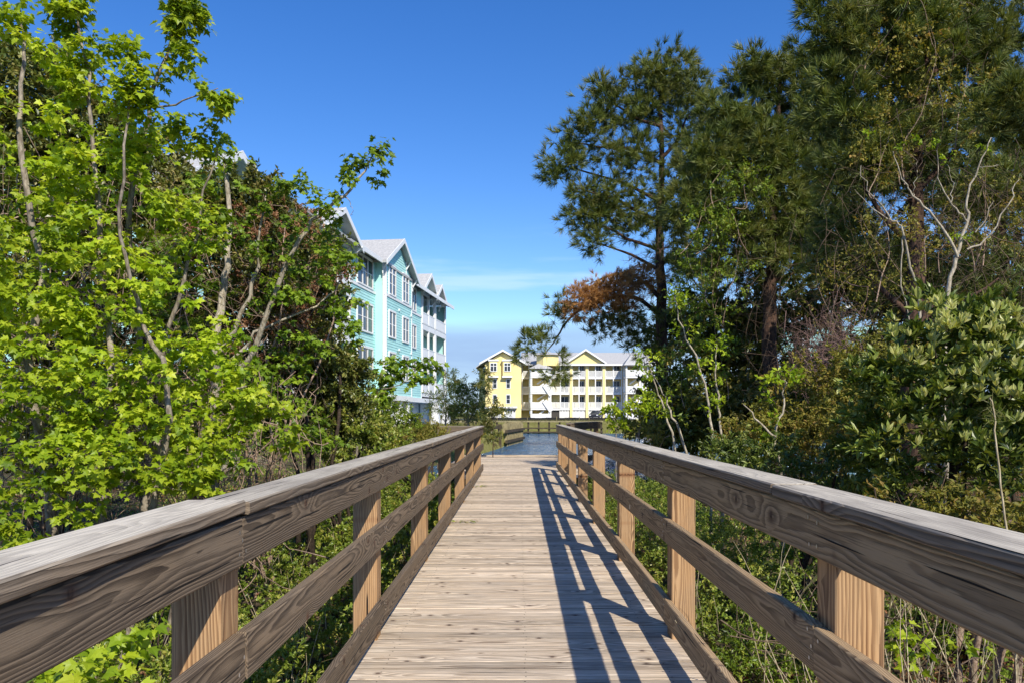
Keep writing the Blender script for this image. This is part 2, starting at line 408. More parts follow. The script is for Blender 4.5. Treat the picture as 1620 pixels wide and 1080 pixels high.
t = NT('canal_water'); c = t.coord('Object')
w1 = t.noise(t.mapv(c, (.9, 2.2, 1)), 1.6, 3, .55); w2 = t.noise(t.mapv(c, (1, 2, 1)), 6, 2, .5)
hh = t.math('ADD', w1, t.math('MULTIPLY', w2, .35))
t.bsdf((.05, .12, .21), .12, t.bump(hh, 1.0, .7), .5); t.n['Principled BSDF'].inputs['IOR'].default_value = 1.33; WATER = t.m
# a rippled sheet of water
wx = axis([(-17, -6, 1), (-6, 6, .25), (6, 26, 1)]); wy = axis([(22.2, 90, .3)])
WX, WY = np.meshgrid(wx, wy, indexing='ij'); WZ = WATER_Z + .022 * vnoise(WX, WY * 2.4, 2.6) + .012 * vnoise(WX, WY * 2, 5.3, 1)
na, nb = len(wx), len(wy); ii, jj = np.meshgrid(np.arange(na - 1), np.arange(nb - 1), indexing='ij'); b0 = (ii * nb + jj).ravel()
tag(mesh_np('water', np.stack([WX, WY, WZ], -1).reshape(-1, 3), np.stack([b0, b0 + nb, b0 + nb + 1, b0 + 1], 1), WATER, smooth=True), kind='structure')

rd = MB().box(-60, 70, 112, 138, .42, .46); tag(rd.build('road', ASPHALT), kind='structure')

# ================================================================== THE BOARDWALK
RNG = np.random.default_rng(5)
bw = thing('boardwalk', 'long plank boardwalk of bleached grey boards running out to the water', 'boardwalk', (0, 8, 0))
B = Boards(11); y = -1.6; sc_v = []; sc_f = []
def screw(x, y, z):
    b = len(sc_v); r = .0042
    for k in range(6): sc_v.append((x + r * math.cos(k * 1.047), y + r * math.sin(k * 1.047), z - .075 + .0012))
    sc_f.append([b + k for k in range(6)])
DZ = -.075
while y < 24.5:
    w_ = .1385 + RNG.uniform(-.0015, .0015); x0, x1 = -.965, 1.005
    if y > 17.45: x0, x1 = -1.86, 1.3 + (y - 17.45) * .15
    zt = RNG.normal(0, .0013); tl = RNG.normal(0, .0011); sk = RNG.normal(0, .0016)
    B.board((x0 + RNG.normal(0, .006), y + w_ / 2 + sk, DZ - .019 + zt + tl), (x1 + RNG.normal(0, .006), y + w_ / 2 - sk, DZ - .019 + zt - tl), w_, .038, segs=1, ch=.002)
    for xs in (-.71, .03, .77):
        for q in (.03, .108): screw(xs + RNG.normal(0, .006), y + q + RNG.normal(0, .003), zt)
    y += w_ + RNG.uniform(.0035, .0075)
B.build('deck_planking', WOOD_DECK, bw, (np.array(sc_v), sc_f, BLACKF))
# the pale edge board at the far end
Boards(12).board((-1.86, 24.62, DZ + .01), (2.4, 24.62, DZ + .01), .14, .06).build('edge_board', WOOD_DECK, bw)
for i, xs in enumerate((-.9, -.1, .7, .93)):
    one('joist', WOOD_POST, bw, 20 + i, (xs, -1.6, -.26), (xs, 24.5, -.26), .05, .235, segs=6)
for y in np.arange(.6, 24.6, 2.4):
    for xs in (-.78, .82): one('pile', WOOD_POST, bw, int(30 + y * 7 + xs), (xs, y, -2.4 if y > 20 else -1.1), (xs, y, -.39), .19, .19, upv=(0, 1, 0))

def screws_on(parent, pts, nrm_x):
    v = []; f = []
    for (x, y, z) in pts:
        b = len(v); r = .0062
        for k in range(7): v.append((x + nrm_x * .0015, y + r * math.cos(k * .8976), z + r * math.sin(k * .8976)))
        f.append([b + k for k in range(7)][::(1 if nrm_x > 0 else -1)])
    return tag(mesh_np('screw_heads', np.array(v), np.array(f), STEEL, parent, world_space=True), kind='stuff')

def railing(label, sg, xin, ys, yend, capz, joints_cap, joints_face, joints_mid, joints_curb, seed, WR):
    "sg = -1 left, 1 right; xin = inner face of the boards"
    R = np.random.default_rng(seed)
    r = thing('boardwalk_railing', label, 'railing', (sg * (xin + .11), 8, 0), group=None)
    for i, y in enumerate(ys):
        zt = capz - .042 + R.uniform(-.012, 0)
        one('post', WOOD_POST, r, seed + i, (sg * (xin + .038 + .070), y + .07, -1.15), (sg * (xin + .038 + .070), y + .07, zt), .14, .14, upv=(0, 1, 0), segs=1, ch=.005, br=R.uniform(.45, .9))
    def run(name, mat, x, z, w_, h_, js, tilt=0, bow=.004, brr=(.2, .9)):
        for k, (a, b) in enumerate(zip(js[:-1], js[1:])):
            dz = R.normal(0, .0018); dx = R.normal(0, .0015)
            one(name, mat, r, seed * 7 + k + int(z * 100), (x + dx, a + .0015, z + dz), (x - dx, b - .0015, z - dz * .5 + tilt * (k == 0)), w_, h_, segs=10, bow=bow * R.uniform(.3, 1), ch=.005, br=R.uniform(*brr))
    cw = .158
    xc = sg * (xin - .014 + cw / 2)
    if sg < 0:      # the near cap board has warped: it sits proud and runs a little askew
        one('cap_board', WOOD_CAP, r, seed * 7 + 3, (xc + .055, joints_cap[0], capz - .017), (xc - .012, joints_cap[1] - .002, capz - .010), cw + .012, .038, segs=10, bow=.004, ch=.005, br=.95)
        joints_cap = joints_cap[1:]
    run('cap_board', WOOD_CAP, xc, capz - .019, cw, .038, joints_cap, brr=(.3, .8))
    xb = sg * (xin + .019)
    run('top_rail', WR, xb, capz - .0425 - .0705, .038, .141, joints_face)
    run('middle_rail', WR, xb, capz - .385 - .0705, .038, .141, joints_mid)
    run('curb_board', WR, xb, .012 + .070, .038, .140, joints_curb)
    pts = []
    for y in ys:
        for zc in (capz - .11, capz - .455, .085):
            for dy, dz in ((.035, .04), (.1, .04), (.035, -.04), (.1, -.04), (.07, 0)):
                if R.random() < .8: pts.append((sg * xin, y + dy + R.normal(0, .006), zc + dz + R.normal(0, .006)))
    screws_on(r, pts, -sg)
    return r
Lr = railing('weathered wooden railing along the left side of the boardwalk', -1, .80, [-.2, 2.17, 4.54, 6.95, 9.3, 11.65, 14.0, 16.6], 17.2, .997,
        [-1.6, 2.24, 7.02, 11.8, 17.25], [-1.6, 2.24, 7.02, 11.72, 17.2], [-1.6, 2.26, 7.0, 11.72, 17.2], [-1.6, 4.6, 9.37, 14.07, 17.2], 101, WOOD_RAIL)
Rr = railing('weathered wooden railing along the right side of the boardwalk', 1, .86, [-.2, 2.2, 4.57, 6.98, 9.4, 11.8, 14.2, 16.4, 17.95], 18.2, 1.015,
        [-1.6, 2.6, 5.7, 6.9, 11.87, 18.2], [-1.6, 4.64, 9.45, 14.27, 18.2], [-1.6, 2.27, 7.05, 11.87, 18.2], [-1.6, 4.64, 9.47, 14.27, 18.2], 202, WOOD_RAIL_SHADE_LIFT)
mt = MB().box(.8585, .8598, 6.02, 6.055, .515, .548).build('metal_clip', STEEL, None); mt.parent = Rr; mt.location = -Rr.location

# platform railing turning left at the end, and the lower one turning right
def side_rail(label, p, q, capz, posts, seed):
    p = np.array(p, float); q = np.array(q, float)
    r = thing('platform_railing', label, 'railing', (p[0], p[1], 0))
    for i, u in enumerate(posts):
        c_ = p + (q - p) * u; one('post', WOOD_POST, r, seed + i, (c_[0], c_[1], -1.3), (c_[0], c_[1], capz - .04), .13, .13, upv=(0, 1, 0), br=.8)
    d = (q - p) / np.linalg.norm(q - p); n_ = np.array([d[1], -d[0]]) if d[0] > 0 else np.array([-d[1], d[0]])
    n_ = n_ if n_[1] < 0 else -n_
    def bd(nm, mat, zc, w_, h_, off): one(nm, mat, r, seed + int(zc * 90), (*(p + n_ * off), zc), (*(q + n_ * off), zc), w_, h_, segs=4, bow=.003)
    bd('cap_board', WOOD_CAP, capz - .019, .16, .038, .03); bd('top_rail', WOOD_RAIL, capz - .11, .038, .14, .085)
    bd('middle_rail', WOOD_RAIL, capz - .455, .038, .14, .085)
    bd('curb_board', WOOD_RAIL, .08, .038, .14, .085)
    return r
side_rail('short wooden platform railing turning off to the left', (-.98, 17.55), (-1.86, 17.6), .99, [.12, .9], 301)
side_rail('short sunlit wooden platform railing turning off to the right', (1.16, 18.7), (2.22, 22.3), 1.05, [.05, .5, .97], 331)

# ================================================================== FAR BULKHEADS AND FENCES
FBW = flat('greenish_treated_wood', (.26, .22, .12), .9, .3, 3, .1)
FBD = flat('dark_wet_wood', (.075, .06, .04), .9, .3, 3, .1)
bk = thing('wooden_bulkhead', 'upright plank bulkhead holding the left bank of the canal', 'retaining wall', (-.9, 54, -.9))
m = MB()
p0, p1 = np.array([-1.1, 52.5]), np.array([.15, 62.0]); L = np.linalg.norm(p1 - p0); d = (p1 - p0) / L; nn = np.array([d[1], -d[0]])
for k in range(int(L / .42)):
    a = p0 + d * k * .42; b = a + d * .36; h_ = .62 + .07 * math.sin(k * 2.3) + .05 * math.sin(k * 5.1)
    if k > 0: m.bar((*((a + b) / 2 + nn * .03 * (k % 2)), -1.6), (*((a + b) / 2 + nn * .03 * (k % 2)), h_), .36, .12, up=(d[0], d[1], 0))
o = m.build('planks', FBW, bk); o.location = -bk.location
m = MB(); m.bar((*(p0 + nn * .2), .1), (*(p1 + nn * .2), .1), .16, .2); m.bar((*(p0 + nn * .2), -.6), (*(p1 + nn * .2), -.6), .16, .2)
o = m.build('waler', FBD, bk); o.location = -bk.location
fr = thing('timber_dock_frame', 'open dark timber frame standing in the water beside the plank bulkhead', 'dock frame', (-1.7, 48, -.9))
for (x, y) in ((-2.2, 46.5), (-1.75, 48.5), (-1.3, 50.5)):
    o = MB().bar((x, y, -2), (x, y, .62), .24, .24, up=(0, 1, 0)).build('post', FBD, fr); o.location = -fr.location
for z_ in (.42, -.25):
    o = MB().bar((-2.3, 46.2, z_), (-1.2, 51, z_), .1, .2).build('rail', FBD, fr); o.location = -fr.location
ff = thing('post_and_rail_fence', 'dark post and rail fence on the bulkhead across the canal', 'fence', (0, 88, -.9))
for x in np.arange(-12, 9.5, 1.18):
    o = MB().box(x - .1, x + .1, 87.4, 87.6, -1.6, .40).build('post', FBD, ff); o.location = -ff.location
for z_, mt_ in ((.47, FBW), (-.28, FBD), (-.72, FBD)):
    o = MB().box(-12.3, 9.4, 87.22, 87.38 if z_ < .4 else 87.75, z_ - .08, z_ + .06).build('rail', mt_, ff); o.location = -ff.location
sf = thing('silt_fence', 'low black fabric silt fence in front of the yellow apartments', 'fence', (4, 118, .4))
m = MB()
xs = np.arange(-4.5, 13, .5)
for a, b in zip(xs[:-1], xs[1:]): m.box(a, b, 103 + .03 * math.sin(a * 3), 103.04 + .03 * math.sin(a * 3), .3, .84 + .03 * math.sin(a * 2.1))
o = m.build('fabric', BLACKF, sf); o.location = -sf.location
for x in (-3, 1, 4.9, 7.9, 9.2, 12.5):
    o = MB().box(x, x + .07, 102.9, 102.97, .3, 1.0).build('stake', FBW, sf); o.location = -sf.location

# ================================================================== BUILDINGS
def lap(mb, x0, x1, z0, z1, y, clip=None, step=.19, mi=0):
    "lapped siding on a wall that faces -y; clip(z) -> (xa, xb)"
    z_ = z0
    while z_ < z1 - 1e-6:
        zt = min(z_ + step, z1); a0, b0_ = (x0, x1) if clip is None else clip(z_); a1, b1 = (x0, x1) if clip is None else clip(zt)
        if b0_ - a0 > .02: mb.add([(a0, y - .022, z_), (b0_, y - .022, z_), (b1, y, zt), (a1, y, zt), (a0, y, z_), (b0_, y, z_)], [(0, 1, 2, 3), (4, 5, 1, 0)], mi)
        z_ = zt
def window(par, x0, x1, z0, z1, y, cols=2, transom=0.0, fw=.11, mid=True, glass=GLASS):
    f = MB(); yo, yi = y - .09, y + .02
    f.box(x0 - fw, x0, yo, yi, z0 - fw, z1 + fw); f.box(x1, x1 + fw, yo, yi, z0 - fw, z1 + fw)
    f.box(x0, x1, yo - .01, yi, z1, z1 + fw * 1.3); f.box(x0, x1, yo - .02, yi, z0 - fw, z0)
    for k in range(1, cols):
        xc = x0 + (x1 - x0) * k / cols; f.box(xc - .055, xc + .055, yo + .01, yi, z0, z1)
    if transom: f.box(x0, x1, yo + .02, yi, z1 - transom - .05, z1 - transom + .05)
    if mid:
        zm = (z0 + z1 - transom) / 2; f.box(x0, x1, yo + .04, yi, zm - .025, zm + .025)
    w_ = f.build('window', WHITE, par)
    MB().box(x0, x1, y - .035, y - .015, z0, z1).build('pane', glass, w_)
    return w_
def gable_roof(par, xc, hw, ze, zp, y0, y1, name='gable_roof', th=.16, fascia=True):
    "ridge along y"
    m = MB()
    m.prism([(xc - hw, ze), (xc, zp), (xc, zp - th), (xc - hw, ze - th)], 'y', y0, y1)
    m.prism([(xc, zp), (xc + hw, ze), (xc + hw, ze - th), (xc, zp - th)], 'y', y0, y1)
    r = m.build(name, ROOF, par)
    if fascia:
        m = MB()
        for s_ in (-1, 1): m.prism([(xc, zp + .02), (xc + s_ * (hw + .02), ze + .02), (xc + s_ * (hw + .02), ze - th - .16), (xc, zp - th - .16)][::s_], 'y', y0 - .05, y0 - .003)
        m.build('fascia', WHITE, r)
        m = MB()
        for s_ in (-1, 1): m.prism([(xc, zp - th - .004), (xc + s_ * hw, ze - th - .004), (xc + s_ * hw, ze - th - .03), (xc, zp - th - .03)][::s_], 'y', y0, y1)
        m.build('soffit', SOFFIT, r)
    return r
def bracket(par, x, z_, y, out=.85, name='eave_bracket'):
    m = MB(); m.bar((x, y, z_ - .75), (x, y - out, z_ - .02), .09, .09, up=(1, 0, 0)); m.box(x - .045, x + .045, y - .06, y, z_ - 1.0, z_ + .05)
    m.build(name, WHITE, par)
def balcony(par, x0, x1, z0, z1, y, depth=1.6, solid=.0, rail=1.0, back=TEAL, posts=(), name='balcony', glassx=None, slab=.3, railmat=WHITE):
    "recessed balcony opening on a facade facing -y: dark recess, slab, railing, posts"
    m = MB(); m.box(x0, x1, y + depth, y + depth + .1, z0, z1)
    b_ = m.build(name, back, par)
    MB().box(x0, x1, y - .05, y + depth, z0 - slab, z0).build('slab', WHITE, b_)
    m = MB(); m.box(x0, x1, y - .10, y - .02, z0 + rail - .09, z0 + rail); m.box(x0, x1, y - .09, y - .03, z0 + .05, z0 + .13)
    if solid: m.box(x0, x1, y - .08, y - .04, z0, z0 + rail)
    else:
        x = x0 + .08
        while x < x1: m.box(x, x + .07, y - .08, y - .04, z0 + .1, z0 + rail - .05); x += .115
    m.build('balustrade', railmat, b_)
    if posts:
        for x in posts: MB().box(x - .09, x + .09, y - .12, y + .06, z0, z1).build('post', WHITE, b_)
    for (ga, gb) in (glassx or []):
        m = MB(); m.box(ga - .08, gb + .08, y + depth - .04, y + depth, z0, z0 + 2.2); dr = m.build('glass_door', WHITE, b_)
        MB().box(ga, (ga + gb) / 2 - .04, y + depth - .07, y + depth - .045, z0 + .1, z0 + 2.1).box((ga + gb) / 2 + .04, gb, y + depth - .07, y + depth - .045, z0 + .1, z0 + 2.1).build('pane', GLASS, dr)
    return b_

# ---- teal apartments on the left, front faces the boardwalk side
TX0 = -16.4; u_ = np.array([.121, 1.0]); u_ /= np.linalg.norm(u_)
TB = thing('apartment_building', 'four storey aqua apartment building with white trim and grey gabled roofs, behind the left trees', 'building',
           (TX0 + .121 * 55, 55, .4), math.atan2(u_[1], u_[0]))
def sT(px, off=0.0):     # facade coordinate of photo column px on the plane off metres in front
    X0 = TX0 + off * 1.007; Y = F * -X0 / (970 - px); return (Y - 55) * 1.0073
Z0 = -.4                  # local z is above the ground at z = .4
zs = [5.0 + Z0 - 1.6, 8.0 + Z0 - 1.6, 11.0 + Z0 - 1.6]        # sills of the three floors (refined below)
zb = 2.65 + Z0; zE = 11.75 + Z0
fl = [3.85 + Z0, 6.75 + Z0, 9.75 + Z0]; wh = 1.72
P = 0.6                                                # projection of the gabled bays
sa, sb = sT(607, P), sT(651, P)
la = sT(553)
ra, rb, rc = sT(651), sT(666), sT(704)
def wallbox(name, x0, x1, y, z0, z1, side=True, depth=10, gable=None, mat=TEAL):
    m = MB(); lap(m, x0, x1, z0, z1, y)
    if gable:
        xc, hw, zp = gable; lap(m, x0, x1, z1, zp, y, clip=lambda q: (xc - hw * (zp - q) / (zp - z1), xc + hw * (zp - q) / (zp - z1)))
        m.prism([(xc - hw, z1), (xc, zp), (xc + hw, z1)], 'y', y + .004, y + .2)
    m.box(x0 + .01, x1 - .01, y + .005, y + depth, z0, z1)
    return m.build(name, mat, TB)
def cornerboard(par, x, y, z0, z1, w_=.14):
    MB().box(x - w_ / 2, x + w_ / 2, y - .05, y + .05, z0, z1).build('corner_board', WHITE, par)
wallbox('wall', sa, sb, -P, zb, zE, gable=((sa + sb) / 2, (sb - sa) / 2, zE + 2.0))
wallbox('wall', la, sa - .01, 0, zb, zE)
wallbox('wall', sb + .01, rb, 0, zb, zE)
wallbox('wall', rb + .01, rc, 1.8, zb, zE)
wallbox('wall', -20.5, la - .01, 1.8, zb, zE)
wallbox('wall', -27.5, -20.51, 0, zb, zE - 1.9)
MB().box(sa - .008, sa + .02, -P + .0, .05, zb, zE).build('side_wall', TEAL, TB)
for x, y in ((sa, -P), (sb, -P), (la, 0), (rb, 0), (rc, 0)): cornerboard(TB, x, y, zb, zE)
# bands
MB().box(sa - .02, sb + .02, -P - .07, -P, fl[2] - .30, fl[2] - .12).box(la, sa - .03, -.07, 0, fl[2] - .30, fl[2] - .12).box(sb + .03, rb, -.07, 0, fl[2] - .3, fl[2] - .12).build('belt_course', WHITE, TB)
MB().box(sa - .04, sb + .04, -P - .1, 4, zb - .38, zb).box(la, sa - .05, -.1, 4, zb - .38, zb).box(sb + .05, rc, -.1, 4, zb - .38, zb).box(-26, la - .01, -.1, 4, zb - .38, zb).build('base_beam', WHITE, TB)
w_m = sb - sa
for k, f_ in enumerate(fl):
    tr = .5 if k == 2 else 0
    for c_ in (.27, .75):
        xc = sa + w_m * c_; window(TB, xc - .78, xc + .78, f_, f_ + wh + tr * .5, -P, 2, tr)
    xc = (la + sa) / 2 + .3; window(TB, xc - 1.55, xc + 1.55, f_, f_ + wh + .05, 0, 3)
    xc = (sb + rb) / 2; window(TB, xc - .75, xc + .75, f_, f_ + wh, 0, 2)
    # right balconies, in two bays
    mid = rb + (rc - rb) * .52
    balcony(TB, rb + .1, mid - .1, f_ - .75, f_ + 1.75, 0, 1.7, solid=1, posts=(rb + .2, (rb + mid) / 2, mid - .2), glassx=[(rb + 1, rb + 2.6)])
    balcony(TB, mid + .1, rc - .1, f_ - .75, f_ + 1.75, -.0, 1.7, solid=1, posts=(mid + .2, rc - .2), glassx=[(mid + 1, mid + 2.4)])
    m = MB(); m.box(rb + .05, rc, -.1, .0, f_ + 1.75, f_ + 2.15); m.build('balcony_header', WHITE, TB)
    # left balconies
    for q in range(3):
        x1 = la - .1 - q * 4.6; x0 = x1 - 4.4
        balcony(TB, x0, x1, f_ - .75, f_ + 1.75, 0, 1.7, solid=1, posts=(x0 + .1, (x0 + x1) / 2, x1 - .1), glassx=[(x0 + .9, x0 + 2.7)])
    MB().box(-20.5, la - .05, -.1, .0, f_ + 1.75, f_ + 2.15).build('balcony_header', WHITE, TB)
# ground floor: columns and garage doors
for x in (la + .3, (la + sa) / 2, sa + .3, sa + w_m * .33, sa + w_m * .66, sb - .3, (rb + rc) / 2, rc - .3, la - 5, la - 10, la - 15):
    MB().box(x - .32, x + .32, -.5, .14, -.05, zb - .38).box(x - .38, x + .38, -.56, .2, -.05, .4).build('column', WHITE, TB)
MB().box(-26, rc, 1.6, 1.7, -.05, zb - .1).build('garage_wall', SOFFIT, TB)
for x in np.arange(-24, rc - 3, 3.4):
    m = MB(); m.box(x, x + 2.7, 1.5, 1.58, 0, 2.0)
    for q in (.5, 1.0, 1.5): m.box(x, x + 2.7, 1.475, 1.5, q - .02, q + .02)
    m.build('garage_door', GARAGE, TB)
# downpipe on the main bay corner
MB().box(sa + .12, sa + .24, -P - .17, -P - .03, -.05, zE - .1).build('downpipe', WHITE, TB)
# roofs
oh = .75
gable_roof(TB, (sa + sb) / 2, w_m / 2 + oh, zE - .05, zE + 2.35, -P - .45, 7)
for s_ in (-1, 1): bracket(TB, (sa + sb) / 2 + s_ * (w_m / 2 + .25), zE + .1, -P, .45)
bracket(TB, (sa + sb) / 2 + w_m * .28, zE + 1.15, -P, .45)
gc_ = la - 2.9
gable_roof(TB, gc_, 3.3, zE - .15, zE + 1.55, -.75, 7); bracket(TB, gc_ + 2.9, zE - .1, 0); bracket(TB, gc_ - 2.9, zE - .1, 0)
m = MB(); lap(m, 0, 0, zE - .2, zE + 1.3, -.02, clip=lambda q: (gc_ - 2.9 * (zE + 1.35 - q) / 1.55, gc_ + 2.9 * (zE + 1.35 - q) / 1.55)); m.prism([(gc_ - 2.9, zE - .2), (gc_, zE + 1.35), (gc_ + 2.9, zE - .2)], 'y', 0, .2); m.build('gable_wall', TEAL, TB)
gl = sT(385, 1.0)
gable_roof(TB, gl, 4.6, zE - 1.95, zE + .4, -1.0, 11, name='gable_roof')
m = MB(); m.prism([(gl - 4.2, zE - 1.95), (gl, zE + .1), (gl + 4.2, zE - 1.95)], 'y', 0, .2); m.build('gable_wall', TEAL, TB)
for px, hw_, dz_ in ((683, 2.9, 1.5), (697, 2.2, 1.1)):
    xg = sT(px, .6) + .2; yy_ = -.55 if px < 690 else -.7
    gable_roof(TB, xg, hw_, zE - .1, zE - .1 + dz_ + .35, yy_, 6); bracket(TB, xg + hw_ - .5, zE + .05, 0, .7)
    MB().prism([(xg - hw_ + .4, zE - .1), (xg, zE + dz_ - .1), (xg + hw_ - .4, zE - .1)], 'y', 0 if px < 690 else -.05, .15).build('gable_wall', TEAL, TB)
m = MB(); ya, yb, yc_ = -.7, 6.5, 13.5
for (p, q) in (((ya, zE), (yb, zE + 2.3)), ((yb, zE + 2.3), (yc_, zE))):
    m.prism([p, q, (q[0], q[1] - .15), (p[0], p[1] - .15)], 'x', gl + 4.2, rc + .6)
m.build('main_roof', ROOF, TB)
for a_, b_ in ((la, sa - .8), (sb + .8, rc + .6)): MB().box(a_, b_, -.78, -.71, zE - .28, zE + .02).build('gutter', WHITE, TB)
MB().box(rc - .02, rc + .0, 0, 12, zb, zE).build('end_wall', TEAL, TB)
# small wall vents beside the windows
m = MB()
for f_ in fl[:2]:
    for x in (la + .6, sa + w_m * .5, sa + w_m * .96): m.box(x, x + .16, -P - .1 if x > sa else -.1, (-P if x > sa else 0) + .0, f_ + wh + .35, f_ + wh + .5)
m.build('wall_vents', WHITE, TB)

# ---- yellow apartments across the canal
YB = thing('apartment_building', 'long yellow apartment building with white balconies across the canal', 'building', (4, 140, .4))
def yx(cx): return ((690 + cx / 4.05) - 822) / F * 140 - 4       # local x from the enlarged photo column
def yz(cy_): return EYE - ((520 + cy_ / 4.05) - 655) / F * 140 - .4
m = MB(); lap(m, yx(325), yx(545), .0, yz(235), -6); m.box(yx(325), yx(545), -5.99, 4, 0, yz(235))
xg = yx(432); hw_ = (yx(545) - yx(325)) / 2; zg = yz(165)
m.prism([(yx(325), yz(235)), (xg, zg), (yx(545), yz(235))], 'y', -6, -5.8)
m.build('wall', YELLOW, YB)
gable_roof(YB, xg, hw_ + .9, yz(232), yz(152), -6.8, 6)
MB().box(yx(277), yx(326), -1, 6, 0, yz(252)).build('wall', YELLOW, YB)
m = MB(); m.prism([(yx(258), yz(248)), (yx(345), yz(180)), (yx(345), yz(186)), (yx(258), yz(254))], 'y', -2, 8); m.build('side_roof', ROOF, YB)
for cx0, cx1 in ((348, 402), (432, 486)):
    b_ = MB().box(yx(cx0), yx(cx1), -6.7, -5.99, yz(312), yz(222)).build('bay_window', YELLOW, YB)
    MB().box(yx(cx0) - .12, yx(cx1) + .12, -6.85, -5.98, yz(222), yz(212)).build('cornice', WHITE, b_)
    MB().box(yx(cx0) - .1, yx(cx1) + .1, -6.8, -5.98, yz(322), yz(312)).build('ledge', WHITE, b_)
    window(YB, yx(cx0 + 11), yx(cx1 - 9), yz(282), yz(236), -6.7, 2, .45, mid=False)
for cx0, cx1, za, zb_ in ((373, 393, 384, 332), (455, 475, 384, 332), (373, 393, 478, 428), (455, 475, 478, 428)):
    window(YB, yx(cx0), yx(cx1), yz(za), yz(zb_), -6, 1)
window(YB, yx(305), yx(318), yz(280), yz(258), -1, 1)
for cx0 in (355, 441):
    m = MB(); a, b = yx(cx0), yx(cx0 + 68); m.box(a, b, -6.06, -5.98, 0, yz(515))
    for q in range(4): m.box(a + .15 + q * (b - a) / 4, a + (q + .85) * (b - a) / 4, -6.08, -6.05, yz(532), yz(520), 1)
    m.build('garage_door', [GARAGE, GLASS], YB)
MB().box(yx(325) - .1, yx(520), -6.6, -5.99, yz(508), yz(498)).build('canopy', WHITE, YB)
# main balconied block
fz = [yz(507), yz(407), yz(307)]; fh = 2.75
MB().box(yx(545), yx(600), 1.4, 1.5, 0, yz(230)).box(yx(730), yx(1400), 1.6, 8, 0, yz(230)).build('wall', YELLOW, YB)
bays = [(547, 600), (730, 862), (868, 963), (969, 1072), (1078, 1193), (1312, 1400)]
for k, z_ in enumerate(fz):
    for (a, b) in bays:
        xa, xb = yx(a), yx(b); wd = xb - xa
        balcony(YB, xa, xb, z_, z_ + fh - .3, 0, 1.5, rail=1.1, back=YELLOW, posts=(xa + .12, (xa + xb) / 2, xb - .12) if wd > 2 else (xa + .12, xb - .12),
                glassx=[((xa + xb) / 2 + .15, xb - .35)] if wd > 2 else [], slab=.35)
for cx_ in (865, 966, 1075, 730): MB().box(yx(cx_) - .22, yx(cx_) + .22, -.2, .25, 0, yz(222)).build('column', YELLOW if cx_ != 730 else WHITE, YB)
for (a, b) in ((790, 862), (872, 962), (972, 1072), (1082, 1190), (1320, 1390)):
    m = MB(); xa, xb = yx(a), yx(b); m.box(xa, xb, .1, .2, 0, 2.0)
    for q in range(4): m.box(xa + .2 + q * (xb - xa) / 4, xa + (q + .8) * (xb - xa) / 4,   .08, .11, 1.45, 1.8, 1)
    m.build('garage_door', [GARAGE, GLASS], YB)
MB().box(yx(733), yx(790), .3, 1.55, 0, 2.1).build('passage', DARKIN, YB)
gx_ = yx(957); ghw = (yx(1090) - yx(825)) / 2
MB().prism([(gx_ - ghw + .4, yz(222)), (gx_, yz(140)), (gx_ + ghw - .4, yz(222))], 'y', -.1, .2).build('gable_wall', YELLOW, YB)
gable_roof(YB, gx_, ghw, yz(218), yz(130), -.7, 7)
m = MB()
m.prism([(-.8, yz(228)), (7, yz(132)), (7, yz(137)), (-.8, yz(233))], 'x', yx(545), yx(1420)); m.prism([(7, yz(132)), (15, yz(228)), (15, yz(233)), (7, yz(137))], 'x', yx(545), yx(1420))
m.build('main_roof', ROOF, YB)
MB().box(yx(730), yx(1420), -.85, -.7, yz(236), yz(226)).build('gutter', WHITE, YB)
def stair_tower(a, b, top, turret):
    xa, xb = yx(a), yx(b)
    st = MB()
    for x in (xa, xb - .3): 
        for y in (-3.6, -.5): st.box(x, x + .3, y, y + .3, 0, yz(top))
    for z_ in fz: st.box(xa, xb, -3.7, 0, z_ - .3, z_); st.box(xa, xb, -3.75, -3.65, z_, z_ + 1.05)
    st.box(xa, xb, -3.75, -3.65, 0, 1.0)
    o = st.build('stair_tower', WHITE, YB)
    f_ = MB()
    for z0_ in [0] + fz[:2]:
        f_.bar((xa + .5, -2.6, z0_ + .2), ((xa + xb) / 2 + .6, -2.6, z0_ + 1.5), 1.1, .25); f_.bar((xb - .5, -1.2, z0_ + 2.7), ((xa + xb) / 2 - .6, -1.2, z0_ + 1.5), 1.1, .25)
    f_.build('stair_flight', WHITE, o)
    MB().box(xa + .3, xb - .3, -.25, -.15, 0, yz(top) - .4).build('back_wall', YELLOW, o)
    zt = yz(top); zp = zt + (2.6 if not turret else 1.2); V = [(xa - .4, -4.2, zt), (xb + .4, -4.2, zt), (xb + .4, .4, zt), (xa - .4, .4, zt), ((xa + xb) / 2, -1.8, zp)]
    r_ = MB().add(V, [(0, 1, 4), (1, 2, 4), (2, 3, 4), (3, 0, 4), (3, 2, 1, 0)]).build('roof', ROOF, o)
    return o
stair_tower(603, 728, 262, True); stair_tower(1197, 1308, 240, False)
# white stair wing sloping down beside the left tower
m = MB()
for z_ in fz: m.bar((yx(690), -3.9, z_ + 1.3), (yx(735), -3.9, z_ - .5), .1, .9, up=(0, 0, 1))
m.build('stair_balustrade', WHITE, YB)
# round turret room over the left tower
tx = yx(712); rr = 2.1; m = MB(); n_ = 8
m.prism([(tx + rr * math.cos(i * 6.2832 / n_ + .39), -1 + rr * math.sin(i * 6.2832 / n_ + .39)) for i in range(n_)], 'z', yz(240), yz(172)); tu = m.build('turret', YELLOW, YB)
V = [(tx + 2.6 * math.cos(i * 6.2832 / n_ + .39), -1 + 2.6 * math.sin(i * 6.2832 / n_ + .39), yz(172)) for i in range(n_)] + [(tx, -1, yz(146))]
MB().add(V, [(i, (i + 1) % n_, n_) for i in range(n_)] + [tuple(range(n_))[::-1]]).build('turret_roof', ROOF, tu)

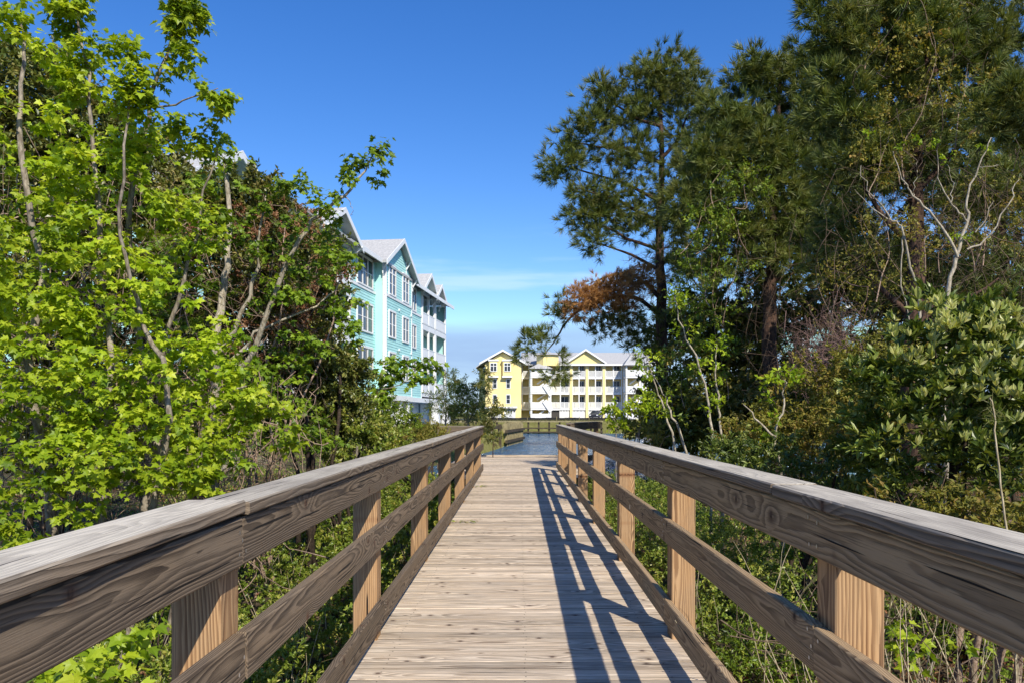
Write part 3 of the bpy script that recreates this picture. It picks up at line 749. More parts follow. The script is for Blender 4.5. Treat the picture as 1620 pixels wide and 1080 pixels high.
# ---- glimpsed aqua house behind the right trees
HB = thing('apartment_building', 'pale aqua building glimpsed through the trees on the right', 'building', (36, 78, .1), math.radians(-20))
m = MB(); lap(m, -9, 9, 2.4, 10, 0); m.box(-9, 9, .01, 9, 0, 10); m.build('wall', TEAL, HB)
gable_roof(HB, 0, 10, 9.9, 13, -.8, 9.5)
for z_ in (3.4, 6.2, 8.0):
    for x in (-7, -3.5, 0, 3.5, 6.5): window(HB, x - .6, x + .6, z_, z_ + 1.5, 0, 2)

# ================================================================== PARKED CARS
def wheel_mesh():
    m = MB(); n_ = 18
    m.prism([(.33 * math.cos(i * 6.2832 / n_), .33 * math.sin(i * 6.2832 / n_)) for i in range(n_)], 'y', -.11, .11); return m
def car(label, loc, rz, paint, suv=False):
    c_ = thing('parked_car', label, 'car', loc, rz, 'cars parked by the yellow building')
    h_ = 1.65 if suv else 1.42
    side = [(-2.25, .32), (-2.3, .75), (-1.9, .98 if suv else .92), (-1.05, 1.02), (1.45, 1.06), (2.2, 1.0), (2.28, .6), (2.2, .32)]
    m = MB(); V = []; n_ = len(side)
    for y, k in ((-.88, .97), (-.80, 1.0), (.80, 1.0), (.88, .97)): V += [(x * k, y, z_ if (abs(y) < .85) else .32 + (z_ - .32) * .9) for x, z_ in side]
    F_ = [tuple(range(n_))[::-1], tuple(range(3 * n_, 4 * n_))]
    for r_ in range(3): F_ += [(r_ * n_ + i, r_ * n_ + (i + 1) % n_, (r_ + 1) * n_ + (i + 1) % n_, (r_ + 1) * n_ + i) for i in range(n_)]
    m.add(V, F_); b_ = m.build('body', paint, c_, True); b_.data.polygons.foreach_set('use_smooth', [False] * len(b_.data.polygons))
    lo = [(-1.15, 1.0), (1.95 if suv else 1.5, 1.04)]; hi = [(-.45, h_ - .04), (1.65 if suv else .85, h_ - .04)]
    V = []
    for y, yt_ in ((-.78, -.6), (.78, .6)): V += [(lo[0][0], y, lo[0][1]), (lo[1][0], y, lo[1][1]), (hi[1][0], yt_, hi[1][1]), (hi[0][0], yt_, hi[0][1])]
    MB().add(V, [(0, 1, 2, 3), (7, 6, 5, 4), (0, 3, 7, 4), (1, 5, 6, 2), (0, 4, 5, 1)]).build('windows', GLASS, c_)
    MB().box(hi[0][0], hi[1][0], -.61, .61, h_ - .045, h_).box(.2, .3, -.76, .76, 1.03, h_ - .05).build('roof', paint, c_)
    for x in (-1.4, 1.4):
        for y in (-.8, .8):
            w_ = wheel_mesh().build('wheel', RUBBER, c_); w_.location = (x, y, .33)
            m = MB(); m.prism([(.2 * math.cos(i * .6283), .2 * math.sin(i * .6283)) for i in range(10)], 'y', -.125, .125); m.build('rim', STEEL, w_)
    for y in (-.62, .62): MB().box(-2.31, -2.2, y - .16, y + .16, .62, .78).build('headlight', WHITE, c_)
    for y in (-.68, .68): MB().box(2.2, 2.3, y - .12, y + .12, .68, .86).build('tail_light', flat('red_lens', (.35, .02, .02), .3), c_)
car('dark graphite car parked beside the white car in front of the yellow building', (13.1, 133, .46), math.radians(75), CARG)
car('white car parked beside the dark graphite car in front of the yellow building', (15.6, 132.5, .46), math.radians(80), CARW)
car('white sport utility car parked at the right end of the yellow building', (22.6, 132, .46), math.radians(20), CARW, True)

# ================================================================== VEGETATION helpers
def unit(a): return a / np.maximum(np.linalg.norm(a, axis=-1, keepdims=True), 1e-9)
def tubes(polys, sides=5):
    "polys: list of (points (n,3), radii (n)) -> V, quads"
    Vs = []; Fs = []; base = 0; an = np.arange(sides) * 2 * np.pi / sides
    for P, R in polys:
        P = np.asarray(P, float); R = np.asarray(R, float); n = len(P)
        T = np.gradient(P, axis=0); T = unit(T)
        ref = np.array([0, 0, 1.0]) if abs(T[0, 2]) < .9 else np.array([1.0, 0, 0])
        A = unit(np.cross(T, ref)); B_ = np.cross(T, A)
        V = P[:, None] + R[:, None, None] * (np.cos(an)[None, :, None] * A[:, None] + np.sin(an)[None, :, None] * B_[:, None])
        Vs.append(V.reshape(-1, 3)); i = np.arange(n - 1)[:, None] * sides; j = np.arange(sides)[None]; j2 = (j + 1) % sides
        Fs.append(np.stack([i + j, i + j2, i + sides + j2, i + sides + j], -1).reshape(-1, 4) + base); base += n * sides
    return np.concatenate(Vs), np.concatenate(Fs)
def curve(rng, p, q, r0, r1, n=7, sag=.0, wob=.05, up=None):
    "a wandering polyline from p to q; sag>0 droops, <0 arches"
    p = np.asarray(p, float); q = np.asarray(q, float); t_ = np.linspace(0, 1, n)[:, None]; L = np.linalg.norm(q - p)
    P = p + (q - p) * t_
    P[:, 2] -= sag * L * 4 * (t_ * (1 - t_))[:, 0]
    w_ = rng.normal(0, wob * L, (3, 3)); P += (np.sin(t_ * np.pi) * w_[0] + np.sin(t_ * 2 * np.pi) * w_[1] * .6 + np.sin(t_ * 3.7 * np.pi) * w_[2] * .3 * (1 - t_) * t_ * 4)
    return P, np.linspace(r0, r1, n)
def path(rng, pts, r0, r1, wob=.02, n=4):
    "smooth polyline through given points with radius taper"
    pts = [np.asarray(p, float) for p in pts]; P = []
    for i in range(len(pts) - 1):
        a = pts[max(i - 1, 0)]; b = pts[i]; c = pts[i + 1]; d = pts[min(i + 2, len(pts) - 1)]
        for k in range(n):
            t_ = k / n; P.append(.5 * ((2 * b) + (-a + c) * t_ + (2 * a - 5 * b + 4 * c - d) * t_ ** 2 + (-a + 3 * b - 3 * c + d) * t_ ** 3))
    P.append(pts[-1]); P = np.array(P); P[1:-1] += rng.normal(0, wob, P[1:-1].shape)
    return P, np.linspace(r0, r1, len(P))
# leaf outlines in (across, along, normal); fans of triangles
def fan(outline, fold=.12, droop=.25, mid=(0, .45)):
    V = [(mid[0], mid[1], 0.0)] + [(x, y, fold * abs(x) - droop * y * y) for x, y in outline]
    n = len(outline); return np.array(V), np.array([(0, 1 + i, 1 + (i + 1) % n) for i in range(n)])
T_MAPLE = fan([(0, 0), (.20, .02), (.52, .12), (.36, .30), (.62, .62), (.30, .56), (.22, .70), (0, 1.05), (-.22, .70), (-.30, .56), (-.62, .62), (-.36, .30), (-.52, .12), (-.20, .02)], .18, .25, (0, .33))
T_OVAL = (np.array([(0, 0, 0), (.17, .38, .05), (0, .45, -.02), (-.17, .38, .05), (.12, .75, .0), (-.12, .75, .0), (0, 1.0, -.12)]), np.array([(0, 1, 2), (0, 2, 3), (1, 4, 2), (2, 5, 3), (2, 4, 6), (2, 6, 5)]))
T_SMALL = (np.array([(0, 0, 0), (.26, .5, .05), (-.26, .5, .05), (0, 1.0, -.1)]), np.array([(0, 1, 3), (0, 3, 2)]))
T_NARROW = (np.array([(0, 0, 0), (.11, .5, .03), (-.11, .5, .03), (0, 1.0, -.12)]), np.array([(0, 1, 3), (0, 3, 2)]))
T_NEEDLE = (np.array([(-.012, 0, 0), (.012, 0, 0), (.006, .55, -.02), (0, 1.0, -.10)]), np.array([(0, 1, 2), (0, 2, 3)]))
T_NEEDLE_W = (T_NEEDLE[0] * np.array([2.6, 1, 1]), T_NEEDLE[1])
T_BLADE = (np.array([(-.02, 0, 0), (.02, 0, 0), (.014, .5, .0), (-.014, .5, 0), (0, 1.0, -.35)]), np.array([(0, 1, 2), (0, 2, 3), (3, 2, 4)]))
def scatter(tpl, P, D, N, S, C):
    "place a leaf template: P base, D along, N normal, S size, C colour value"
    tv, tf = tpl; D = unit(D); X = unit(np.cross(D, N)); Nn = np.cross(X, D)
    V = P[:, None] + S[:, None, None] * (tv[None, :, 0, None] * X[:, None] + tv[None, :, 1, None] * D[:, None] + tv[None, :, 2, None] * Nn[:, None])
    n, k = len(P), len(tv)
    Fc = (tf[None] + (np.arange(n) * k)[:, None, None]).reshape(-1, 3)
    return V.reshape(-1, 3), Fc, np.repeat(C, k)
def clumps(rng, vols, noise=.0, ns=1.0, hollow=.45):
    "clump centres inside ellipsoids (cx,cy,cz,rx,ry,rz,count)"
    out = []
    for (cx, cy_, cz, rx, ry, rz, n) in vols:
        d = unit(rng.normal(0, 1, (int(n), 3))); r = rng.uniform(hollow ** 3, 1, int(n)) ** (1 / 3)
        out.append(np.array([cx, cy_, cz]) + d * r[:, None] * np.array([rx, ry, rz]))
    P = np.concatenate(out)
    if noise: P = P[vnoise(P[:, 0] * ns + P[:, 1] * .7, P[:, 2] * ns - P[:, 1] * .4, 2.0, 3) > noise - 1]
    return P
def V_(px, py, Y, rpx, rpy, n, ry=None):   # ellipsoid given where and how large it looks, at distance Y
    c_ = W(px, py, Y); k = Y / F
    return (*c_, rpx * k, ry if ry is not None else (rpx + rpy) / 2 * k, rpy * k, n)
def twigs_to(rng, skel, C, r=.006, up=.25, sides=4, n=5, sag=-.05, wob=.05):
    "one twig from the closest lower point of the skeleton to each clump centre"
    S_ = np.concatenate([p for p, _ in skel]); out = []
    for c_ in C:
        d = S_ - c_; w_ = np.linalg.norm(d, axis=1) + np.maximum(d[:, 2] + up * np.linalg.norm(d[:, :2], axis=1), 0) * 1.5
        k = int(np.argmin(w_)); L = np.linalg.norm(c_ - S_[k])
        out.append(curve(rng, S_[k], c_, r + L * .007, r * .5, n, sag, wob))
    return out
def foliage(rng, C, Cdir, mode, cr, lpc, size, tpl, bright=None, droop=.3, spread=1.0, sub=4, flat_=1.0):
    "leaves about each clump centre; returns scatter output and subtwigs"
    n = len(C); Ps = []; Ds = []; Ns = []; Ss = []; Cs = []; subs = []
    base = rng.uniform(0, 1, n) if bright is None else bright
    for i in range(n):
        c_ = C[i]; k = sub
        dirs = unit(rng.normal(0, 1, (k, 3)) * np.array([1, 1, .75]) + Cdir[i] * .8)
        ln = cr * rng.uniform(.6, 1.15, k)
        for d, l in zip(dirs, ln): subs.append((np.array([c_, c_ + d * l * .5 + rng.normal(0, .03 * l, 3), c_ + d * l]), np.array([.0035, .0025, .0012]) * (cr / .2) ** .5))
        m_ = max(1, int(lpc / k))
        u = rng.uniform(.15, 1.05, (k, m_)); p = c_ + dirs[:, None] * (ln[:, None] * u)[..., None]
        p = p.reshape(-1, 3); dd = np.repeat(dirs, m_, 0)
        if mode == 'maple':
            hd = unit(rng.normal(0, 1, p.shape) + dd * .7); hd[:, 2] = hd[:, 2] * .4 - droop
            p = p + unit(hd) * size * rng.uniform(.3, .8, (len(p), 1)); N_ = rng.normal(0, .55, p.shape); N_[:, 2] += 1.0; N_ += np.array([.15, -.3, 0])
            D_ = hd
        elif mode == 'pine':
            p = c_ + dd * (np.repeat(ln, m_) * rng.uniform(.72, 1.0, len(p)))[:, None]
            D_ = unit(dd * 1.0 + rng.normal(0, .48 * spread, p.shape) + np.array([0, 0, .3])); N_ = rng.normal(0, 1, p.shape)
        elif mode == 'tuft':     # leaves in upright rosettes at twig ends
            p = c_ + dd * (np.repeat(ln, m_) * rng.uniform(.75, 1.05, len(p)))[:, None]
            D_ = unit(dd * .8 + rng.normal(0, .6, p.shape) + np.array([0, 0, .5])); N_ = rng.normal(0, .5, p.shape) + np.array([0, 0, 1.0]) - dd * .5
        else:
            D_ = unit(dd * .6 + rng.normal(0, .8, p.shape) + np.array([0, 0, .1 - droop * .5])); N_ = rng.normal(0, .6, p.shape); N_[:, 2] += .9
        Ps.append(p); Ds.append(D_); Ns.append(N_); Ss.append(size * rng.uniform(.6, 1.2, len(p)))
        Cs.append(np.clip(base[i] * .5 + rng.uniform(0, .55, len(p)), 0, 1))
    return scatter(tpl, np.concatenate(Ps), np.concatenate(Ds), np.concatenate(Ns), np.concatenate(Ss), np.concatenate(Cs)), subs
def merge(parts):
    Vs = []; Fs = []; Cs = []; b = 0
    for V, Fc, C_ in parts: Vs.append(V); Fs.append(Fc + b); Cs.append(C_); b += len(V)
    return np.concatenate(Vs), np.concatenate(Fs), np.concatenate(Cs)
def leaf_obj(name, parts, mat, parent):
    V, Fc, C_ = merge(parts)
    return mesh_np(name, V, Fc, mat, parent, {'lc': ('FLOAT', C_)}, False, None, True)
def wood_obj(name, polys, mat, parent, sides=6):
    V, Fc = tubes(polys, sides); return mesh_np(name, V, Fc, mat, parent, smooth=True, world_space=True)
def plant(kind, label, cat, base, trunks, vols, mode, cr, lpc, size, tpl, lmat, wmat, seed, group=None, noise=0, ns=1.0, hollow=.45,
          names=('trunk', 'crown'), tw=.006, droop=.3, spread=1.0, sub=4, twmat=None, tsag=-.05, twob=.06, extra=None, sides=7, outd=.8):
    rng = np.random.default_rng(seed)
    o = thing(kind, label, cat, base, 0, group)
    C = clumps(rng, vols, noise, ns, hollow)
    cen = np.average(np.array([v[:3] for v in vols]), axis=0, weights=[v[6] for v in vols])
    tws = twigs_to(rng, trunks, C, tw, sag=tsag, wob=twob)
    dirs = np.array([unit(p[-1] - p[-2]) for p, _ in tws]) * outd
    parts, subs = foliage(rng, C, dirs, mode, cr, lpc, size, tpl, droop=droop, spread=spread, sub=sub)
    tr = wood_obj(names[0], trunks, wmat, o, sides)
    wood_obj('twigs', tws + subs, twmat or wmat, tr, 4)
    leaf_obj(names[1], [parts], lmat, o)
    return o
gz = lambda x, y: float(ground_z(np.array(x), np.array(y)))

TWIG_DARK2 = barkmat('brown_twig', (.17, .12, .08), (.07, .05, .035), (40, 40, 40), .2)
# ================================================================== LEFT SIDE
rng = np.random.default_rng(77)
# --- near maple with bright spring leaves
def stem(pts, r0, r1, seed): return path(np.random.default_rng(seed), pts, r0, r1, .012)
Y0 = 5.2
bx = W(110, 900, Y0); bx[2] = -.75
tr = [stem([bx, W(75, 760, 5.1), W(50, 600, 5.0), W(62, 420, 5.0), W(30, 200, 4.9), W(40, 80, 4.9), W(30, 10, 4.9)], .042, .004, 1),
      stem([bx + [.1, .1, 0], W(165, 760, 5.2), W(175, 560, 5.2), W(150, 290, 5.3), W(140, 120, 5.4), W(115, -15, 5.4)], .032, .006, 2),
      stem([bx + [.25, .2, 0], W(240, 700, 5.4), W(200, 400, 5.4), W(235, 190, 5.3), W(262, 90, 5.2), W(290, -25, 5.2)], .030, .006, 3),
      stem([bx + [.3, 0, 0], W(250, 760, 5.0), W(265, 600, 4.9), W(215, 480, 4.9), W(190, 330, 4.8), W(205, 150, 4.8)], .026, .006, 4),
      stem([bx + [.5, .2, 0], W(310, 740, 5.3), W(340, 640, 5.2), W(390, 610, 5.2)], .022, .006, 5),
      stem([W(240, 600, 5.4), W(290, 440, 5.4), W(320, 330, 5.4), W(345, 235, 5.4)], .018, .004, 6),
      stem([W(245, 170, 5.3), W(290, 160, 5.25), W(345, 140, 5.2)], .008, .003, 7)]
MV = [V_(112, 20, 5.4, 16, 45, 5), V_(128, 130, 5.4, 22, 55, 7), V_(288, 22, 5.2, 16, 30, 5), V_(320, 100, 5.2, 24, 18, 4), V_(330, 148, 5.2, 25, 12, 3),
        V_(250, 120, 5.2, 8, 24, 1), V_(205, 130, 4.8, 26, 50, 8), V_(272, 198, 5.4, 22, 22, 3), V_(335, 225, 5.4, 22, 20, 4), V_(18, 35, 4.9, 14, 35, 2),
        V_(215, 230, 5.2, 34, 40, 6), V_(60, 240, 5.0, 80, 80, 12), V_(150, 330, 5.2, 120, 110, 26), V_(55, 420, 4.9, 100, 120, 24), V_(200, 480, 5.0, 110, 110, 26),
        V_(300, 350, 5.4, 60, 60, 10), V_(60, 600, 4.9, 110, 120, 27), V_(225, 620, 5.0, 110, 100, 26), V_(330, 560, 5.3, 70, 60, 9), V_(380, 640, 5.2, 75, 60, 14),
        V_(110, 740, 4.7, 110, 80, 18), V_(290, 730, 5.0, 90, 60, 15), V_(420, 680, 5.3, 55, 45, 9), V_(20, 820, 4.5, 60, 60, 6), V_(-60, 400, 5.0, 90, 300, 24)]
vols = [v_[:6] + (v_[6] * 2.2,) for v_ in MV] + [V_(288, 20, 5.2, 16, 26, 9), V_(275, 75, 5.2, 14, 24, 5), V_(322, 100, 5.2, 24, 16, 7), V_(335, 145, 5.2, 16, 8, 4), V_(112, 15, 5.4, 14, 34, 8), V_(128, 95, 5.4, 18, 30, 7), V_(30, 60, 4.9, 18, 40, 7), V_(205, 150, 4.8, 20, 34, 7)]
plant('maple_tree', 'bright lime green young maple with several thin stems, close to the left railing', 'tree', bx, tr, vols, 'maple', .125, 30, .046, T_MAPLE, L_MAPLE, BARK_PALE, 500, hollow=.2, sub=3, noise=.4, ns=2.2)

# --- taller pale-barked maple further back, limb reaching right over the roofs
by = W(335, 800, 7.2); by[2] = -.65
tr = [stem([by, W(335, 680, 7.2), W(345, 560, 7.2), W(350, 470, 7.2), W(362, 400, 7.2), W(358, 280, 7.2), W(352, 250, 7.2)], .060, .012, 11),
      stem([W(345, 560, 7.2), W(395, 470, 7.1), W(410, 380, 7.1), W(420, 310, 7.1)], .026, .006, 12),
      stem([W(350, 600, 7.2), W(400, 555, 7.0), W(450, 420, 6.9), W(495, 350, 6.9), W(545, 308, 6.8), W(575, 270, 6.8), W(603, 230, 6.8)], .030, .004, 13),
      stem([W(352, 600, 7.2), W(385, 550, 7.1), W(420, 520, 7.1), W(520, 470, 7.2), W(540, 420, 7.2)], .020, .004, 14),
      stem([W(345, 640, 7.2), W(375, 640, 7.1), W(430, 600, 7.1)], .018, .004, 15),
      stem([W(545, 310, 6.8), W(556, 325, 6.8), W(558, 340, 6.8)], .004, .002, 16)]
vols = [V_(580, 262, 6.8, 24, 22, 7), V_(600, 238, 6.8, 9, 10, 3), V_(556, 285, 6.8, 14, 12, 3), V_(520, 318, 6.8, 24, 24, 5), V_(470, 300, 6.9, 22, 26, 5), V_(425, 300, 7.0, 30, 24, 5), V_(360, 262, 7.2, 40, 20, 6),
        V_(420, 370, 7.0, 60, 40, 10), V_(505, 370, 6.9, 45, 40, 9), V_(530, 410, 7.1, 36, 30, 8), V_(545, 520, 7.2, 24, 30, 5), V_(440, 470, 7.0, 40, 30, 10), V_(480, 440, 7.1, 45, 45, 8),
        V_(430, 590, 7.0, 60, 40, 12), V_(400, 660, 7.0, 70, 40, 12), V_(330, 320, 7.2, 50, 40, 8), V_(470, 660, 7.2, 40, 40, 8), V_(545, 470, 7.2, 28, 30, 4), V_(300, 480, 7.2, 60, 60, 16), V_(330, 600, 7.2, 70, 60, 20), V_(380, 700, 7.0, 90, 40, 20), V_(460, 560, 7.1, 60, 50, 12), V_(260, 400, 7.2, 60, 60, 12), V_(480, 690, 7.0, 50, 24, 10)]
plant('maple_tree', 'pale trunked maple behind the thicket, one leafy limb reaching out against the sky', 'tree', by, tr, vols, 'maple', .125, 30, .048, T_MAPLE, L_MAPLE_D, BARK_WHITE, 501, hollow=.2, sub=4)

# --- evergreen thicket behind
def bush(label, base_px, Y, vols, seed, mode='leaf', cr=.28, lpc=120, size=.06, tpl=T_NARROW, mat=L_MYRTLE, wm=TWIG_DARK, nst=5, kind='shrub', cat='shrub', rr=.03, group=None, mul=1.0, **k):
    vols = [v_[:6] + (v_[6] * mul,) for v_ in vols]
    r = np.random.default_rng(seed); b = W(base_px, 900, Y); b[2] = gz(b[0], Y)
    tr = []
    for i in range(nst):
        v = vols[int(r.integers(len(vols)))]; tgt = np.array(v[:3]) + r.uniform(-.5, .5, 3) * np.array(v[3:6])
        tr.append(curve(r, b + [r.normal(0, .12), r.normal(0, .12), 0], tgt, rr, rr * .25, 9, -.04, .04))
    return plant(kind, label, cat, b, tr, vols, mode, cr, lpc, size, tpl, mat, wm, seed, names=('stems', 'foliage'), group=group, **k)
bush('dense dark evergreen shrub rising behind the near maple at the left edge', 60, 8.0,
     [V_(40, 150, 8, 95, 80, 34), V_(130, 230, 8, 80, 70, 26), V_(-40, 250, 8, 110, 120, 30), V_(90, 340, 8, 140, 90, 46), V_(60, 500, 8.2, 160, 100, 46), V_(100, 660, 8.2, 170, 90, 40)], 510, rr=.035, size=.062, noise=.0, mul=3.0, lpc=150, tpl=T_SMALL)
bush('dark evergreen shrub tangled with brown twigs behind the pale trunked maple', 330, 8.3,
     [V_(270, 330, 8.3, 90, 70, 30), V_(390, 330, 8.3, 65, 50, 20), V_(300, 460, 8.4, 110, 90, 36), V_(420, 440, 8.3, 100, 80, 34), V_(300, 620, 8.4, 130, 90, 34), V_(190, 420, 8.6, 120, 140, 40), V_(240, 280, 8.6, 60, 50, 12)], 511, rr=.035, size=.058, noise=.0, mul=3.4, lpc=150, tpl=T_SMALL)
bush('rounded dark myrtle shrub at the right side of the left thicket, below the reaching limb', 500, 8.8,
     [V_(480, 390, 8.8, 55, 45, 18), V_(495, 470, 8.8, 52, 60, 26), V_(480, 560, 8.8, 60, 50, 26), V_(520, 590, 9.0, 48, 40, 20), V_(430, 540, 8.8, 70, 60, 24), V_(520, 640, 9.2, 55, 40, 20), V_(430, 650, 8.8, 90, 60, 24)], 512, rr=.035, size=.055, mul=2.3, lpc=150, tpl=T_SMALL)
bush('russet seeded shrub with dry brown clusters among the left thicket', 420, 7.9,
     [V_(330, 380, 7.9, 40, 30, 6), V_(400, 350, 7.8, 50, 30, 8), V_(470, 360, 7.9, 45, 30, 10), V_(440, 450, 7.9, 60, 60, 14), V_(490, 520, 8.0, 40, 50, 12), V_(400, 560, 7.9, 50, 60, 8), V_(520, 430, 8.1, 30, 40, 8)],
     513, mul=1.4, cr=.16, lpc=70, size=.034, tpl=T_SMALL, mat=L_RUST, wm=TWIG_DRY, rr=.018, nst=6)
# --- tangles of dead vine and bare twigs
def tangle(kind, label, cat, seed, boxes, mat, r0=.004, wob=.2, sides=4, base=None, vert=.5, group=None):
    r = np.random.default_rng(seed); P = []
    for (px, py, Y, rx, ry, dy, n, L) in boxes:
        for _ in range(n):
            a = W(px + r.uniform(-rx, rx), py + r.uniform(-ry, ry), Y + r.uniform(-dy, dy)); d = unit(r.normal(0, 1, 3) * np.array([1, .6, 1 + vert]))
            l = L * r.uniform(.4, 1.3); rr_ = r0 * r.uniform(.5, 1.6); P.append(curve(r, a - d * l / 2, a + d * l / 2, rr_, rr_ * .12, 9, .08, wob))
    c_ = np.mean([p[0][0] for p in P], axis=0); c_[2] = gz(c_[0], c_[1])
    o = thing(kind, label, cat, c_, 0, group); wood_obj('stems', P, mat, o, sides); return o
tangle('dead_vine', 'tangled dry tan vine strands through the left thicket', 'vine', 520,
       [(330, 480, 7.7, 150, 150, .5, 150, .6), (430, 460, 7.7, 90, 100, .4, 90, .5), (200, 440, 6.9, 180, 160, .5, 150, .7), (120, 650, 6.2, 200, 120, .6, 180, .7), (350, 690, 6.9, 150, 80, .5, 60, .5)], TWIG_DRY, .0028)
tangle('dead_shrub', 'upright bleached dead stems low behind the left railing', 'dead shrub', 521, [(180, 760, 5.8, 240, 110, .6, 190, 1.1), (60, 520, 6.0, 120, 180, .4, 60, 1.4), (380, 700, 6.4, 120, 60, .4, 60, .8)], TWIG_DRY, .005, .07, vert=2.5)

tangle('fallen_twigs', 'grey brown fallen twigs on the dark ground below the right railing', 'twigs', 524, [(1450, 1000, 3.6, 230, 90, .6, 70, .5), (1500, 860, 5, 200, 60, .6, 60, .6)], TWIG_DARK2, .0028, .12, vert=0)
# --- shrubs right of the thicket, stepping down towards the water
bush('bright green leafy shrub just right of the left thicket', 560, 9.5, [V_(545, 660, 9.5, 55, 35, 26), V_(600, 690, 10, 45, 28, 16), V_(500, 690, 9, 60, 40, 26), V_(560, 720, 9.5, 70, 40, 24)], 530, lpc=150, size=.05, tpl=T_SMALL, mat=L_SHRUB, cr=.24)
bush('green shrub with a paler top in front of the aqua building columns', 600, 14, [V_(590, 640, 14, 38, 22, 22), V_(620, 665, 14, 36, 24, 22), V_(570, 670, 13.5, 40, 28, 20)], 531, lpc=110, size=.06, tpl=T_SMALL, mat=L_VINE, cr=.26)
bush('olive shrub beside the far left railing', 660, 15, [V_(655, 685, 15, 40, 16, 20), V_(690, 690, 16, 26, 13, 12), V_(630, 705, 13, 50, 20, 22)], 532, lpc=120, size=.05, tpl=T_SMALL, mat=L_OLIVE, cr=.22)
bush('low olive shrub at the foot of the left platform railing', 700, 19, [V_(700, 686, 20, 36, 12, 18), V_(735, 690, 21, 30, 12, 14), V_(670, 676, 21, 24, 10, 12)], 533, lpc=90, size=.06, tpl=T_SMALL, mat=L_OLIVE, cr=.22)
b = W(545, 800, 11.5); b[2] = -.5
tr = [stem([b, W(575, 660, 11.5), W(600, 615, 11.5), W(640, 588, 11.5), W(684, 578, 11.5)], .02, .004, 21), stem([W(600, 615, 11.5), W(640, 606, 11.4), W(672, 600, 11.4)], .008, .003, 22)]
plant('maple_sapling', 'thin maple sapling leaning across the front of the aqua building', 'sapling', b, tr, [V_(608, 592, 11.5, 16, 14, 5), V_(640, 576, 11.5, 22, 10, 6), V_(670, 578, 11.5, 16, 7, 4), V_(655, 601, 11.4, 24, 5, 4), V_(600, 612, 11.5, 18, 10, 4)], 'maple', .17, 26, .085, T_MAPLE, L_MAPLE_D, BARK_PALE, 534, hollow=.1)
# --- feathery young willow and dark sapling on the shore
def shore_tree(label, px, Y, spec, seed, mat, size, cr, lpc, tpl=T_NARROW, r=.05, kind='willow_tree', cat='tree', wm=BARK_PALE, mode='leaf', lean=0, **k):
    b = W(px, 690, Y); b[2] = gz(b[0], Y); tp = min(spec, key=lambda s_: s_[1])
    tr = [stem([b, W(px + lean * .3, 660, Y), W((px + tp[0]) / 2, (650 + tp[1]) / 2, Y), W(tp[0], tp[1] - tp[3] * .5, Y)], r, r * .15, seed)]
    for (x, y, rx, ry, n) in spec[1:]: tr.append(stem([W(px, 668, Y), W((px + x) / 2, (668 + y) / 2 + 4, Y), W(x, y, Y + .2)], r * .5, r * .1, seed + x))
    return plant(kind, label, cat, b, tr, [V_(x, y, Y, rx, ry, n) for x, y, rx, ry, n in spec], mode, cr, lpc, size, tpl, mat, wm, seed, hollow=.1, **k)
shore_tree('feathery pale green young tree at the corner of the aqua building', 705, 34, [(706, 605, 16, 22, 20), (690, 640, 16, 20, 14), (712, 640, 18, 20, 14)], 540, L_WILLOW, .13, .34, 60)
shore_tree('loose yellow green willow on the left bank of the canal', 740, 32, [(738, 612, 18, 22, 30), (755, 640, 20, 24, 30), (722, 635, 16, 26, 22), (735, 655, 30, 16, 22)], 541, L_WILLOW, .14, .36, 60)
shore_tree('slim dark conifer sapling leaning on the left bank of the canal', 779, 24, [(766, 605, 8, 20, 14), (780, 640, 13, 18, 16), (770, 665, 14, 16, 18), (795, 650, 10, 10, 6), (775, 690, 14, 12, 12)], 542, L_MYRTLE, .10, .2, 70, kind='conifer_sapling', wm=BARK_PINE, r=.018)

# --- low shrubs below the left railing, seen between the rails
spots = [(-1.75, 2.9, .62, .42), (-2.6, 3.6, .8, .5), (-1.65, 4.2, .6, .45), (-2.4, 5.2, .85, .5), (-1.6, 5.7, .55, .42), (-1.7, 7.2, .65, .5), (-2.7, 7.0, .8, .6), (-1.65, 8.8, .6, .5), (-2.6, 9.2, .8, .6), (-1.7, 10.6, .7, .5), (-1.8, 12.6, .8, .55), (-2.8, 12, .9, .6), (-2.0, 15, .8, .5)]
lab = ['glossy low green shrub by the first left railing post', 'low green shrub behind the first left post, further from the boardwalk', 'small leaved green shrub between the first and second left posts',
       'yellow green low shrub behind the second left post', 'small leaved shrub at the foot of the second left post', 'leafy green shrub at the foot of the third left post', 'broad green shrub behind the third left post, away from the boardwalk',
       'low bright shrub between the third and fourth left posts', 'broad green shrub behind the fourth left post', 'low green shrub at the fifth left post', 'green shrub beside the boardwalk past the fifth left post', 'wide green shrub away from the boardwalk past the fifth left post', 'green shrub beside the far end of the left railing']
for i, ((x, y, rr_, hh_), lb) in enumerate(zip(spots, lab)):
    zc = gz(x, y)
    tr = [curve(rng, (x, y, zc), (x + rng.uniform(-.5, .5) * rr_, y + rng.uniform(-.5, .5) * rr_, zc + hh_ * 1.1), .012, .004, 6) for _ in range(5)]
    nn_ = int(170 * rr_ / .7)
    plant('low_shrub', lb, 'shrub', (x, y, zc), tr, [(x, y, zc + hh_ * .62, rr_, rr_, hh_ * .75, nn_)], 'tuft', .12, 56, .036 if y < 8 else .045, T_OVAL if y < 6 else T_SMALL, L_SHRUB, TWIG_DARK, 560 + i, group='low shrubs along the left side', names=('stems', 'foliage'), hollow=.35, noise=.15, ns=2.5, tw=.003)
b = np.array([-2.0, 3.55, -.65])
